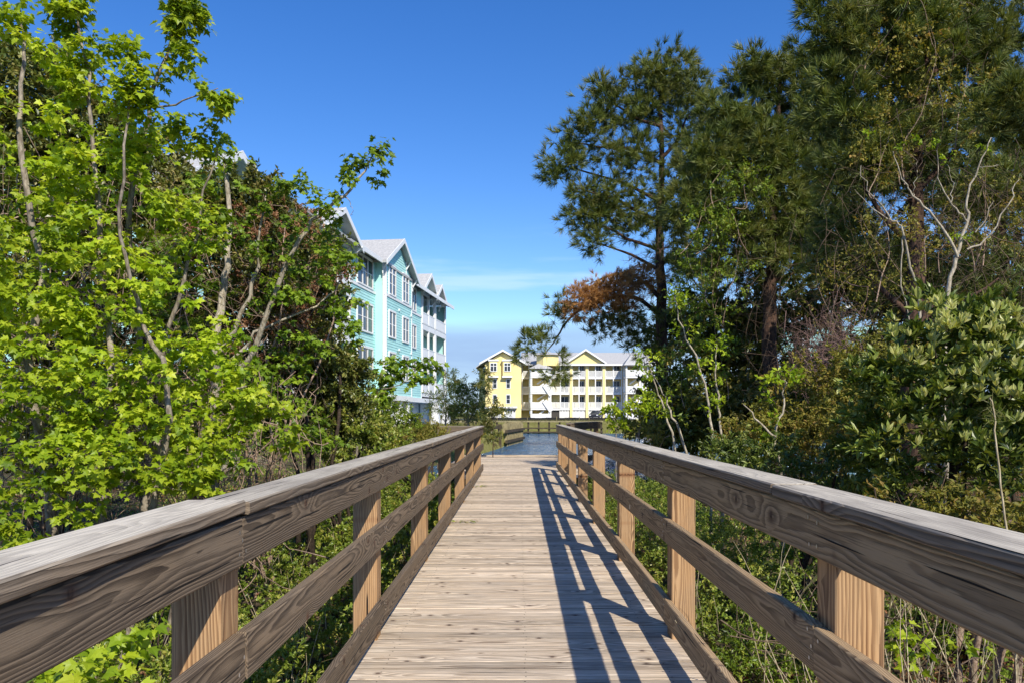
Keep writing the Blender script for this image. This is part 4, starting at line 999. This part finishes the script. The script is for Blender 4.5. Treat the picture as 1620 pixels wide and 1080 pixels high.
plant('maple_seedling', 'small bright maple seedling below the left railing at the lower left', 'sapling', b, [curve(rng, b, b + [-.05, .05, .78], .008, .003, 6), curve(rng, b, b + [-.35, .15, .62], .006, .003, 6), curve(rng, b, b + [.25, 0, .66], .006, .003, 6)],
      [(*W(150, 1035, 3.6), .16, .14, .09, 8), (*W(80, 1065, 3.6), .14, .14, .07, 5), (*W(215, 1010, 3.7), .10, .1, .06, 4), (*W(180, 1075, 3.5), .14, .12, .06, 5)], 'maple', .10, 10, .062, T_MAPLE, L_MAPLE, BARK_PALE, 590, hollow=.1)

# ================================================================== RIGHT SIDE
def pine(label, base, top, limbs, vols, seed, cr, lpc, size, r0, tops=None, mat=L_PINE, group=None, vine=None, **k):
    R = np.random.default_rng(seed); vols = [v_[:6] + (v_[6] * 1.55,) for v_ in vols]
    tr = [path(R, [base] + (tops or []) + [top], r0, r0 * .12, .03, 5)]
    for a, b in limbs: tr.append(curve(R, a, b, r0 * .26, r0 * .06, 8, -.03, .04))
    return plant('pine_tree', label, 'tree', base, tr, vols, 'pine', cr, int(lpc * 1.5), size, T_NEEDLE_W, mat, BARK_PINE, seed, group=group, sub=5, tw=.012, **k)
YA = 24.0
base = W(1047, 700, YA); base[2] = -.3
vols = [V_(1045, 120, YA, 48, 38, 44), V_(1000, 165, YA, 52, 38, 40), V_(945, 150, YA, 24, 16, 10), V_(950, 205, YA, 50, 22, 22), V_(905, 225, YA, 22, 18, 8), V_(895, 262, YA, 34, 24, 16), V_(880, 285, YA, 22, 14, 6),
        V_(1000, 250, YA, 60, 30, 30), V_(950, 310, YA, 50, 26, 26), V_(930, 350, YA, 32, 30, 20), V_(985, 350, YA, 55, 28, 24), V_(940, 385, YA, 26, 14, 8), V_(1095, 165, YA, 45, 45, 30), V_(1090, 245, YA, 50, 50, 34), V_(1060, 320, YA, 50, 40, 22), V_(1090, 400, YA, 50, 50, 24)]
lm = [(W(1047, y, YA), W(x2, y2, YA)) for y, x2, y2 in ((200, 945, 155), (260, 900, 225), (320, 885, 262), (350, 900, 300), (400, 925, 350), (430, 940, 385), (250, 1100, 180), (330, 1100, 250), (420, 1110, 380), (180, 1000, 140))]
pine('tall open crowned pine nearest the water on the right bank', base, W(1045, 95, YA), lm, vols, 600, .40, 105, .27, .24, [W(1046, 500, YA), W(1044, 300, YA)], noise=.3, ns=.8, hollow=.1)
YB_ = 19.0
base = W(1222, 700, YB_); base[2] = -.3
vols = [V_(1200, 125, YB_, 50, 34, 34), V_(1260, 140, YB_, 60, 45, 44), V_(1150, 180, YB_, 40, 35, 26), V_(1180, 235, YB_, 80, 50, 60), V_(1120, 260, YB_, 55, 40, 36), V_(1240, 250, YB_, 80, 60, 60), V_(1110, 330, YB_, 50, 36, 32), V_(1200, 340, YB_, 90, 50, 60), V_(1150, 400, YB_, 70, 40, 40), V_(1260, 420, YB_, 80, 50, 40), V_(1290, 330, YB_, 60, 50, 34)]
lm = [(W(1222, y, YB_), W(x2, y2, YB_)) for y, x2, y2 in ((200, 1160, 160), (300, 1110, 250), (380, 1095, 330), (430, 1130, 400), (220, 1290, 150), (330, 1310, 270), (450, 1300, 410))]
pine('broad dark pine with a thick crown, second from the water on the right bank', base, W(1235, 95, YB_), lm, vols, 601, .36, 125, .25, .24, [W(1218, 500, YB_), W(1225, 300, YB_)], hollow=.2)
YC = 12.5
base = W(1440, 800, YC); base[2] = -.4
vols = [V_(1320, 40, YC, 48, 60, 34), V_(1330, 160, YC, 50, 60, 34), V_(1400, 60, YC, 90, 80, 60), V_(1500, 90, YC, 100, 90, 60), V_(1600, 60, YC, 90, 90, 44), V_(1360, 270, YC, 60, 60, 40), V_(1450, 220, YC, 100, 70, 46), V_(1590, 180, YC - 2, 50, 60, 24), V_(1340, 390, YC + 1, 80, 60, 34), V_(1560, 300, YC, 90, 60, 34), V_(1400, -60, YC, 120, 60, 30), V_(1440, 420, YC + 1, 100, 60, 30), V_(1580, 440, YC + 1, 80, 60, 24)]
lm = [(W(1440, y, YC), W(x2, y2, YC)) for y, x2, y2 in ((200, 1320, 60), (300, 1320, 170), (380, 1340, 280), (150, 1550, 60), (320, 1570, 180), (260, 1600, 110), (500, 1340, 400), (520, 1580, 440))]
pine('huge shaggy pine hung with vines filling the upper right', base, W(1470, -180, YC), lm, vols, 602, .27, 120, .20, .22, [W(1445, 500, YC), W(1450, 200, YC)], hollow=.1)
# two more trunks in the wood behind
for i, (px, Y, tp, r0, lb) in enumerate(((1135, 27, 330, .17, 'slender dark pine trunk with a high crown behind the second pine'), (1330, 22, 250, .2, 'dark pine standing deep in the wood between the second and the huge pine'), (1590, 15, 150, .2, 'dark pine at the right edge behind the bay shrub'))):
    base = W(px, 700, Y); base[2] = -.1
    pine(lb, base, W(px + 10, tp, Y), [(W(px, tp + 150, Y), W(px - 50, tp + 90, Y)), (W(px, tp + 120, Y), W(px + 60, tp + 60, Y))],
         [V_(px, tp + 50, Y, 70, 60, 40), V_(px - 30, tp + 150, Y, 80, 60, 34), V_(px + 40, tp + 200, Y, 80, 50, 26)], 603 + i, .36, 90, .22, r0, [W(px - 5, (tp + 700) / 2, Y)], hollow=.2)
# --- rust-tinged limb reaching out over the canal
tr = [stem([W(1047, 500, 23.8), W(1000, 470, 23.3), W(940, 480, 23), W(905, 500, 22.8), W(880, 535, 22.7), W(862, 560, 22.7)], .07, .012, 31), stem([W(940, 480, 23), W(900, 478, 22.9), W(878, 480, 22.9)], .03, .01, 32), stem([W(1047, 470, 23.8), W(990, 432, 23.3), W(930, 450, 23)], .05, .01, 33)]
o = plant('pine_limb', 'drooping dark pine limb with a green tuft hanging in front of the yellow building', 'branch', W(1047, 500, 23.8), tr,
      [V_(850, 545, 22.7, 22, 18, 16), V_(872, 588, 22.7, 26, 9, 9), V_(832, 558, 22.7, 9, 9, 4), V_(880, 562, 22.7, 12, 9, 3), V_(890, 480, 22.9, 22, 8, 8), V_(895, 500, 22.9, 20, 10, 8), V_(985, 500, 23, 60, 22, 30), V_(1020, 540, 23, 40, 22, 16), V_(950, 520, 23, 36, 12, 12)], 'pine', .34, 150, .22, T_NEEDLE_W, L_PINE, BARK_PINE, 610, sub=5, hollow=.1, tw=.009)
plant('dead_pine_limb', 'arching pine limb with rusty orange dead needles, above the drooping limb', 'branch', W(1047, 470, 23.8), [stem([W(1047, 480, 23.8), W(1010, 440, 23.3), W(960, 438, 23), W(915, 470, 22.8)], .05, .012, 34)],
      [V_(925, 478, 22.0, 28, 22, 60), V_(960, 460, 22.0, 34, 20, 60), V_(1005, 442, 22.2, 30, 14, 30), V_(1030, 445, 23, 20, 14, 8), V_(985, 480, 22.4, 30, 18, 12)], 'pine', .28, 140, .17, T_NEEDLE_W, L_PINE_DEAD, BARK_PINE, 611, sub=5, hollow=.1, tw=.009)

# --- climbing vines hanging through the pines
def vine(label, seed, items, lsize=.07, mat=L_VINE, lpc=44, cr=.3, lmat=TWIG_DRY, nst=10, kind='climbing_vine'):
    R = np.random.default_rng(seed); tr = []; vols = []
    for (px, py, Y, rx, ry, n) in items:
        vols.append(V_(px, py, Y, rx, ry, n))
        for _ in range(max(2, nst // len(items))):
            a = W(px + R.uniform(-rx, rx) * .7, py - ry, Y + R.uniform(-.3, .3)); b = W(px + R.uniform(-rx, rx), min(py + ry * 1.3, 700), Y + R.uniform(-.4, .4)); tr.append(curve(R, b, a, .010, .0015, 12, .02, .07))
    b = np.array(vols[-1][:3]); b[2] = gz(b[0], b[1])
    return plant(kind, label, 'vine', b, tr, vols, 'leaf', cr, lpc, lsize, T_SMALL, mat, lmat, seed, hollow=.2, names=('stems', 'foliage'), droop=.9, tw=.003, tsag=.1, twob=.15)
vine('leafy vine draped over the front of the huge pine at the upper right', 620, [(1430, 150, 11.6, 70, 110, 40), (1400, 250, 11.4, 40, 50, 18), (1440, 40, 11.6, 80, 60, 26), (1520, 160, 11.5, 60, 60, 20), (1560, 330, 11.6, 50, 70, 18)], .06, mat=L_OLIVE)
vine('bright green vine cluster high on the second pine', 621, [(1130, 350, 17.8, 60, 40, 26), (1170, 290, 17.8, 50, 30, 16), (1110, 420, 17.8, 30, 50, 14)], .09)
vine('long leafy vine hanging between the first and second pines', 622, [(1090, 460, 18.5, 34, 70, 26), (1130, 540, 18, 40, 70, 26), (1080, 580, 18.5, 30, 50, 16), (1160, 440, 18.3, 30, 60, 14)], .085)
vine('olive vine drooping below the crown of the huge pine', 623, [(1400, 400, 10.8, 60, 60, 22), (1330, 480, 12, 60, 60, 22), (1470, 380, 10.6, 80, 40, 16)], .055, mat=L_OLIVE)
tangle('dead_vine', 'mass of hanging bare brown vines beneath the right hand pines', 'vine', 630,
       [(1440, 350, 11, 130, 120, .8, 110, 1.1), (1560, 420, 10, 80, 140, .6, 120, 1.1), (1300, 460, 13, 120, 120, 1, 110, 1.3), (1180, 480, 17, 100, 120, 1, 70, 1.8), (1480, 130, 11.5, 130, 110, .5, 30, .9)], TWIG_DARK2, .004, .15, vert=1.8)
tangle('dry_vine', 'pinkish brown knot of dry vine twigs behind the bay shrub', 'vine', 631, [(1295, 560, 11, 45, 50, .4, 170, .7), (1330, 520, 11, 30, 40, .4, 60, .7)], barkmat('reddish_twig', (.30, .19, .15), (.16, .10, .08), (40, 40, 40)), .004, .25)
# shaded mass of foliage in the depth of the wood
def wood_bush(label, px, Y, vols, seed, mat=L_MYRTLE, size=.15, **k): return bush(label, px, Y, [v_[:6] + (v_[6] * 1.5,) for v_ in vols], seed, size=size, mat=mat, cr=.5, lpc=130, tpl=T_SMALL, rr=.05, **k)
wood_bush('dark leafy undergrowth tree behind the second pine', 1170, 21, [V_(1150, 520, 21, 80, 60, 50), V_(1240, 500, 21, 70, 50, 34), V_(1120, 600, 21, 90, 60, 50), V_(1230, 610, 21, 100, 60, 50), V_(1170, 660, 20, 120, 40, 40)], 640)
wood_bush('dark leafy undergrowth tree deep in the wood behind the bay shrub', 1420, 16, [V_(1380, 440, 16.5, 80, 50, 30), V_(1480, 470, 16, 100, 60, 40), V_(1380, 600, 16, 110, 70, 50), V_(1500, 620, 15, 120, 80, 46), V_(1600, 480, 15, 80, 120, 44), V_(1300, 650, 16, 90, 50, 30)], 641)
wood_bush('dark leafy undergrowth filling the gap under the nearest pine', 1060, 24, [V_(1060, 540, 24.5, 34, 50, 16), V_(1060, 640, 24, 40, 46, 30), V_(1040, 680, 22, 30, 24, 14), V_(1095, 680, 20, 60, 30, 26)], 642)
wood_bush('dark crown of a distant tree seen through the top of the right wood', 1300, 24, [V_(1300, 250, 24, 70, 110, 40), V_(1250, 380, 24, 70, 50, 26), V_(1380, 200, 20, 100, 120, 50), V_(1530, 250, 18, 120, 140, 60), V_(1450, 50, 18, 140, 100, 50)], 643)

# --- shrubs on the right
BAY = bush('large leaved bay shrub with pale upright shoot tips, right of the boardwalk', 1500, 5.6,
     [V_(1500, 530, 5.8, 70, 40, 22), V_(1580, 540, 5.6, 50, 45, 20), V_(1440, 600, 5.8, 80, 60, 30), V_(1560, 640, 5.4, 80, 70, 34), V_(1470, 700, 5.6, 110, 60, 36), V_(1600, 760, 5.0, 60, 60, 20), V_(1400, 700, 6.0, 40, 40, 12), V_(1640, 640, 5.4, 70, 120, 24)],
     650, mode='tuft', cr=.20, lpc=66, size=.085, tpl=T_OVAL, mat=L_BIG, rr=.03, nst=8, noise=.1)
R = np.random.default_rng(655); cc = []
for (px, py, Y, rx, ry, n) in ((1490, 492, 5.6, 22, 14, 9), (1590, 500, 5.5, 20, 14, 9), (1545, 525, 5.4, 50, 30, 10), (1430, 540, 5.5, 40, 40, 9), (1610, 560, 5.0, 30, 40, 9), (1520, 600, 5.1, 60, 50, 9), (1490, 510, 5.6, 40, 25, 12), (1500, 560, 5.5, 60, 30, 10), (1580, 520, 5.4, 40, 25, 12), (1590, 590, 5.2, 40, 40, 12), (1440, 570, 5.6, 40, 30, 7), (1560, 660, 5.0, 60, 40, 7), (1440, 690, 5.2, 60, 30, 4)):
    for _ in range(n): cc.append(W(px + R.uniform(-rx, rx), py + R.uniform(-ry, ry), Y - R.uniform(.0, .25)))
cc = np.array(cc); Pn = np.repeat(cc, 9, 0); Dn = R.normal(0, .42, Pn.shape) + [0, 0, 1.0]; Nn_ = R.normal(0, 1, Pn.shape)
leaf_obj('young_leaves', [scatter(T_OVAL, Pn, Dn, Nn_, R.uniform(.045, .085, len(Pn)), R.uniform(0, 1, len(Pn)))], leafmat('young_bay_leaf', [(.24, .30, .06), (.40, .42, .12), (.50, .48, .20)], .35, .35, .4), BAY)
bush('olive green fine leaved shrub left of the bay shrub', 1270, 8.2, [V_(1290, 620, 8.2, 60, 50, 36), V_(1360, 600, 8, 50, 50, 26), V_(1230, 680, 8.2, 70, 40, 34), V_(1320, 700, 7.8, 80, 50, 36), V_(1180, 700, 9, 50, 40, 20), V_(1380, 660, 7.0, 60, 60, 34), V_(1420, 560, 7.6, 50, 40, 20)], 651, size=.045, lpc=110, cr=.22, mat=L_OLIVE, tpl=T_SMALL)
bush('dark glossy shrub low behind the right railing', 1260, 6.8, [V_(1230, 735, 6.9, 80, 40, 30), V_(1330, 760, 6.4, 80, 50, 32), V_(1420, 790, 5.8, 80, 50, 30), V_(1160, 715, 7.6, 50, 30, 16)], 652, size=.06, lpc=90, cr=.2, mat=L_BIG, tpl=T_OVAL)
bush('brown leaved dry shrub low at the right edge', 1560, 4.6, [V_(1540, 830, 4.7, 90, 50, 26), V_(1620, 830, 4.4, 60, 70, 18), V_(1460, 800, 5, 60, 40, 14)], 653, size=.045, lpc=70, cr=.18, mat=L_OLIVE, tpl=T_SMALL, wm=TWIG_DRY)
# --- bleached branching shrub in front of the wood
YW = 9.0; b = W(1500, 800, YW); b[2] = -.4
w = lambda x, y, d=0: W(x, y, YW + d)
o = thing('bare_tree', 'bleached bare branching small tree in front of the dark wood at the upper right', 'tree', b)
br_ = [stem([b, w(1492, 620), w(1497, 477), w(1515, 407), w(1532, 345), w(1528, 318), w(1548, 265), w(1568, 218)], .034, .005, 41), stem([w(1515, 407), w(1480, 345), w(1446, 310), w(1428, 285), w(1413, 240)], .017, .004, 42),
       stem([w(1530, 350), w(1512, 330), w(1490, 298), w(1482, 238)], .013, .004, 43), stem([b + [-.2, .1, 0], w(1457, 500, .3), w(1447, 440, .3), w(1428, 365, .3), w(1412, 348, .3), w(1375, 300, .3), w(1362, 262, .3)], .02, .004, 44),
       stem([w(1543, 368), w(1560, 345), w(1572, 318)], .008, .003, 45), stem([w(1410, 348, .3), w(1380, 330, .3), w(1352, 300, .3)], .008, .003, 46), stem([w(1548, 262), w(1575, 264), w(1580, 262)], .005, .002, 47), stem([w(1430, 370, .3), w(1424, 430, .3), w(1440, 520, .3)], .01, .005, 48),
       stem([w(1446, 312), w(1448, 290), w(1452, 255)], .006, .002, 49), stem([w(1505, 320), w(1508, 290), w(1500, 262)], .006, .002, 50), stem([w(1530, 395), w(1570, 370), w(1600, 310), w(1612, 285)], .012, .004, 51)]
tk = wood_obj('trunk', br_, BARK_WHITE, o, 7)
wood_obj('twigs', [curve(rng, P_[k], P_[k] + rng.normal(0, .16, 3) + [0, 0, .12], .004, .0015, 5) for P_, _ in br_ for k in range(2, len(P_), 2)], BARK_WHITE, tk, 4)
lf, sb_ = foliage(rng, np.array([w(1375, 215), w(1420, 232), w(1500, 250), w(1525, 375), w(1508, 372), w(1450, 225), w(1480, 225), w(1560, 230)]), np.zeros((8, 3)), 'leaf', .10, 26, .055, T_SMALL, droop=.2)
leaf_obj('leaves', [lf], L_MAPLE, o)
# --- thin pale saplings by the right railing
for i, (pts, Y, lb) in enumerate((([(1070, 720), (1053, 653), (1038, 611), (1022, 560)], 10.5, 'thin leaning sapling with a leafy top, nearest the water of the right saplings'), ([(1086, 722), (1064, 658), (1051, 620), (1030, 585)], 10, 'thin leaning sapling just right of the leafy topped one'),
        ([(1127, 730), (1122, 642), (1107, 578), (1080, 520), (1066, 470)], 9.5, 'tallest thin pale sapling beside the right railing'), ([(1142, 715), (1138, 640), (1132, 590), (1134, 545)], 9.8, 'thin upright sapling behind the tallest one'), ([(1234, 750), (1226, 690), (1238, 640), (1240, 600)], 7.5, 'forked yellow green sapling rising over the right railing'))):
    P_ = [W(x, y, Y) for x, y in pts]; b = P_[0].copy(); b[2] = -.55
    tr = [stem([b] + P_, .022, .005, 700 + i)]
    if i == 4: tr.append(stem([W(1226, 690, Y), W(1196, 658, Y), W(1176, 632, Y)], .012, .004, 710))
    vo_ = [V_(pts[-1][0], pts[-1][1], Y, 18, 12, 5)] + [V_(x, y, Y, 14, 14, 2) for x, y in pts[1:-1]]
    plant('thin_sapling', lb, 'sapling', b, tr, vo_, 'leaf', .14, 30, .06, T_SMALL, L_MAPLE if i != 1 else L_VINE, BARK_WHITE, 720 + i, group='thin saplings beside the right railing', hollow=.1, tw=.003)
# green sapling in front of the far bank
b = W(975, 700, 15); b[2] = -.6
plant('green_sapling', 'light green sapling seen over the right railing in front of the far bank', 'sapling', b, [stem([b, W(975, 680, 15), W(972, 650, 15), W(976, 640, 15)], .012, .004, 730), stem([W(975, 680, 15), W(1000, 650, 15), W(1012, 640, 15)], .008, .003, 731)],
      [V_(968, 648, 15, 16, 10, 6), V_(985, 668, 15, 14, 14, 6), V_(1008, 645, 15, 18, 8, 6), V_(1030, 635, 15, 20, 10, 5)], 'leaf', .2, 40, .09, T_SMALL, L_MAPLE, BARK_PALE, 732, hollow=.1)
bush('brown dry brush on the shore past the right railing', 1010, 20, [V_(1010, 672, 20, 26, 10, 12), V_(1050, 690, 18, 36, 18, 18)], 733, size=.07, lpc=60, cr=.25, mat=L_OLIVE, tpl=T_NARROW, wm=TWIG_DRY)

# --- low ferny shrubs under the right railing
spots = [(1.75, 5.1, .5, .35), (1.9, 6.0, .65, .5), (1.7, 7.4, .6, .55), (2.6, 7.0, .7, .6), (1.8, 9.0, .7, .55), (2.7, 9.2, .8, .6), (1.9, 11, .8, .55), (2.0, 13.5, .9, .5), (2.1, 16.5, .8, .45), (3.3, 5.6, .8, .6), (3.0, 12, 1.0, .6)]
lab = ['low ferny shrub behind the second right post', 'bright green low shrub between the second and third right posts', 'green shrub at the foot of the third right post', 'green shrub behind the third right post, away from the boardwalk', 'leafy green shrub at the fourth right post',
       'broad green shrub behind the fourth right post', 'green shrub at the fifth right post', 'low green shrub past the fifth right post', 'green shrub near the far end of the right railing', 'dark low shrub below the dark glossy shrub on the right', 'wide green shrub away from the boardwalk past the fifth right post']
for i, ((x, y, rr_, hh_), lb) in enumerate(zip(spots, lab)):
    zc = gz(x, y)
    tr = [curve(rng, (x, y, zc), (x + rng.uniform(-.5, .5) * rr_, y + rng.uniform(-.5, .5) * rr_, zc + hh_ * 1.1), .010, .003, 6) for _ in range(5)]
    plant('low_shrub', lb, 'shrub', (x, y, zc), tr, [(x, y, zc + hh_ * .65, rr_, rr_, hh_ * .8, int(120 * rr_ / .7))], 'leaf', .13, 70, .034, T_SMALL, L_SHRUB if i % 3 else L_VINE, TWIG_DRY, 760 + i, group='low shrubs along the right side', names=('stems', 'foliage'), hollow=.3, noise=.15, ns=2.5, tw=.003)
b = np.array([1.85, 3.5, -.65])
plant('maple_seedling', 'small bright maple seedling in the dry reeds below the right railing', 'sapling', b, [curve(rng, b, b + [.02, 0, .8], .006, .003, 6)], [(*W(1470, 1020, 3.5), .13, .1, .08, 7), (*W(1440, 1005, 3.5), .06, .06, .04, 3)], 'maple', .09, 10, .05, T_MAPLE, L_MAPLE, BARK_PALE, 790, hollow=.1)

# --- reeds and dry stalks
def reeds(name, label, boxes, seed, mat=REED, L=(.5, 1.3), r=(.0025, .005), lean=.3):
    R = np.random.default_rng(seed); P = []; Bp = []
    for (x0, x1, y0, y1, n) in boxes:
        for _ in range(n):
            x, y = R.uniform(x0, x1), R.uniform(y0, y1); z_ = gz(x, y) - .02; l = R.uniform(*L); d = unit(np.array([R.normal(0, lean), R.normal(0, lean), 1.0])); rr_ = R.uniform(*r)
            P.append(curve(R, (x, y, z_), np.array([x, y, z_]) + d * l, rr_, rr_ * .35, 6, .0, .03))
            if R.random() < .6: Bp.append((P[-1][0][int(R.integers(1, 5))], unit(d + R.normal(0, .6, 3)), l * .35))
    o = thing(name, label, 'reeds', P[0][0][0]); o['kind'] = 'stuff'; del o['category']
    wood_obj('stalks', P, mat, o, 4)
    Pb = np.array([b_[0] for b_ in Bp]); Db = np.array([b_[1] for b_ in Bp]); Sb = np.array([b_[2] for b_ in Bp])
    leaf_obj('blades', [scatter(T_BLADE, Pb, Db, R.normal(0, 1, Pb.shape) + [0, 0, 1], Sb, R.uniform(0, 1, len(Sb)))], L_GRASS, o)
    return o
reeds('dry_reeds', 'dry tan reed stalks below the right railing', [(1.3, 3.4, 2.0, 4.3, 230), (1.3, 2.2, 3.0, 6, 36), (1.3, 2.6, 1.6, 3.0, 150)], 800, L=(.5, 1.25), lean=.36, r=(.003, .006))
reeds('dry_grass_stalks', 'scattered dry stalks below the left railing', [(-2.6, -1.2, 2.2, 6, 30), (-3.4, -1.3, 6, 12, 40)], 801, L=(.3, .9))
YR = 3.6
o = thing('tall_reed', 'single tall dry reed with a ragged plume standing above the right railing', 'reed', (*W(1600, 700, YR)[:2], -.6))
P_ = [W(1612, 1180, YR), W(1603, 950, YR), W(1590, 820, YR), W(1577, 720, YR), W(1573, 650, YR), W(1566, 628, YR)]
wood_obj('stalk', [path(rng, P_, .006, .003, .003)], REED, o, 6)
pts = np.array([W(1572, 640 + q * 2, YR) for q in range(14)]); leaf_obj('plume', [scatter(T_BLADE, np.repeat(pts, 3, 0), rng.normal(0, 1, (42, 3)) * [1, .6, .6] + [-.5, 0, .3], rng.normal(0, 1, (42, 3)), rng.uniform(.05, .11, 42), rng.uniform(.4, 1, 42))], L_GRASS, o)

# --- ground cover
def cover(name, label, boxes, seed, tpl, size, mat, zoff=(.0, .18)):
    R = np.random.default_rng(seed); parts = []
    for (x0, x1, y0, y1, n) in boxes:
        x = R.uniform(x0, x1, n); y = R.uniform(y0, y1, n); k = vnoise(x, y, 1.7, 5) > -.35; x, y = x[k], y[k]; zz = ground_z(x, y) + R.uniform(*zoff, len(x)); ok = zz > -1.0
        P_ = np.stack([x, y, zz], 1)[ok]; D_ = R.normal(0, 1, P_.shape) + [0, 0, .5]; N_ = R.normal(0, .5, P_.shape) + [0, 0, 1]
        parts.append(scatter(tpl, P_, D_, N_, R.uniform(size * .6, size * 1.3, len(P_)) * (1 + (np.clip(P_[:, 1] - 10, 0, 60) * .03 if tpl is T_SMALL else 0)), R.uniform(0, 1, len(P_))))
    o = leaf_obj(name, parts, mat, None); o['label'] = label; o['kind'] = 'stuff'; return o
cover('ground_cover', 'small leaved green ground cover on both sides of the boardwalk', [(-9, -1.0, .8, 22, 60000), (1.05, 9, 5.0, 22, 42000), (1.05, 9, 1.0, 5.0, 1600), (-12, -3, 22, 45, 16000)], 820, T_SMALL, .045, L_SHRUB)
cover('leaf_litter', 'brown fallen leaves and twigs on the ground under the shrubs', [(-9, -1.0, .8, 22, 26000), (1.05, 12, 1.0, 22, 34000), (1.05, 5, 1.0, 5.5, 9000)], 821, T_SMALL, .05, L_RUST, (.0, .05))
cover('bank_grass', 'rough yellow green grass on the far banks', [(-14, 22, 89, 102.5, 30000), (-12, -2, 40, 62, 12000), (3, 22, 17, 22, 9000)], 822, T_BLADE, .30, L_GRASS, (0, .05))

# --- hazy far woods on the horizon
R = np.random.default_rng(830); ang = R.uniform(-1.0, 1.0, 900); rad = R.uniform(230, 330, 900)
C = np.stack([np.sin(ang) * rad, np.cos(ang) * rad, .5 + R.uniform(0, 1, 900) ** 1.4 * (7 + 3 * np.sin(ang * 19))], 1)
pp, ss = foliage(R, C, np.zeros((900, 3)), 'leaf', 3.2, 70, .9, T_SMALL)
o = leaf_obj('far_woods', [pp], L_MYRTLE, None); o['label'] = 'low dark band of far woods on the horizon'; o['kind'] = 'stuff'

# --- small leafy sprigs fallen on the deck
for i, (px, py, n_, lb) in enumerate(((760, 770, 9, 'green leaf sprig fallen on the deck by the left curb, the farther one'), (730, 827, 16, 'wilted leaf sprig lying on the deck by the left curb, the nearer one'))):
    Y = F * 1.325 / (py - 655); c_ = np.array([(px - 822) / F * Y, Y, -.063]); o = thing('fallen_sprig', lb, 'leaf sprig', c_)
    wood_obj('stem', [curve(rng, c_ + [-.14, 0, 0], c_ + [.14, .05, .005], .003, .0015, 5, 0, .05)], TWIG_DRY, o, 4)
    P_ = c_ + rng.uniform(-1, 1, (n_, 3)) * [.16, .06, .008] + [0, 0, .012]
    leaf_obj('leaves', [scatter(T_OVAL, P_, rng.normal(0, 1, (n_, 3)) * [1, 1, .15], np.array([[0, 0, 1.0]]) + rng.normal(0, .3, (n_, 3)), rng.uniform(.05, .085, n_), rng.uniform(.3, 1, n_))], L_SHRUB, o)
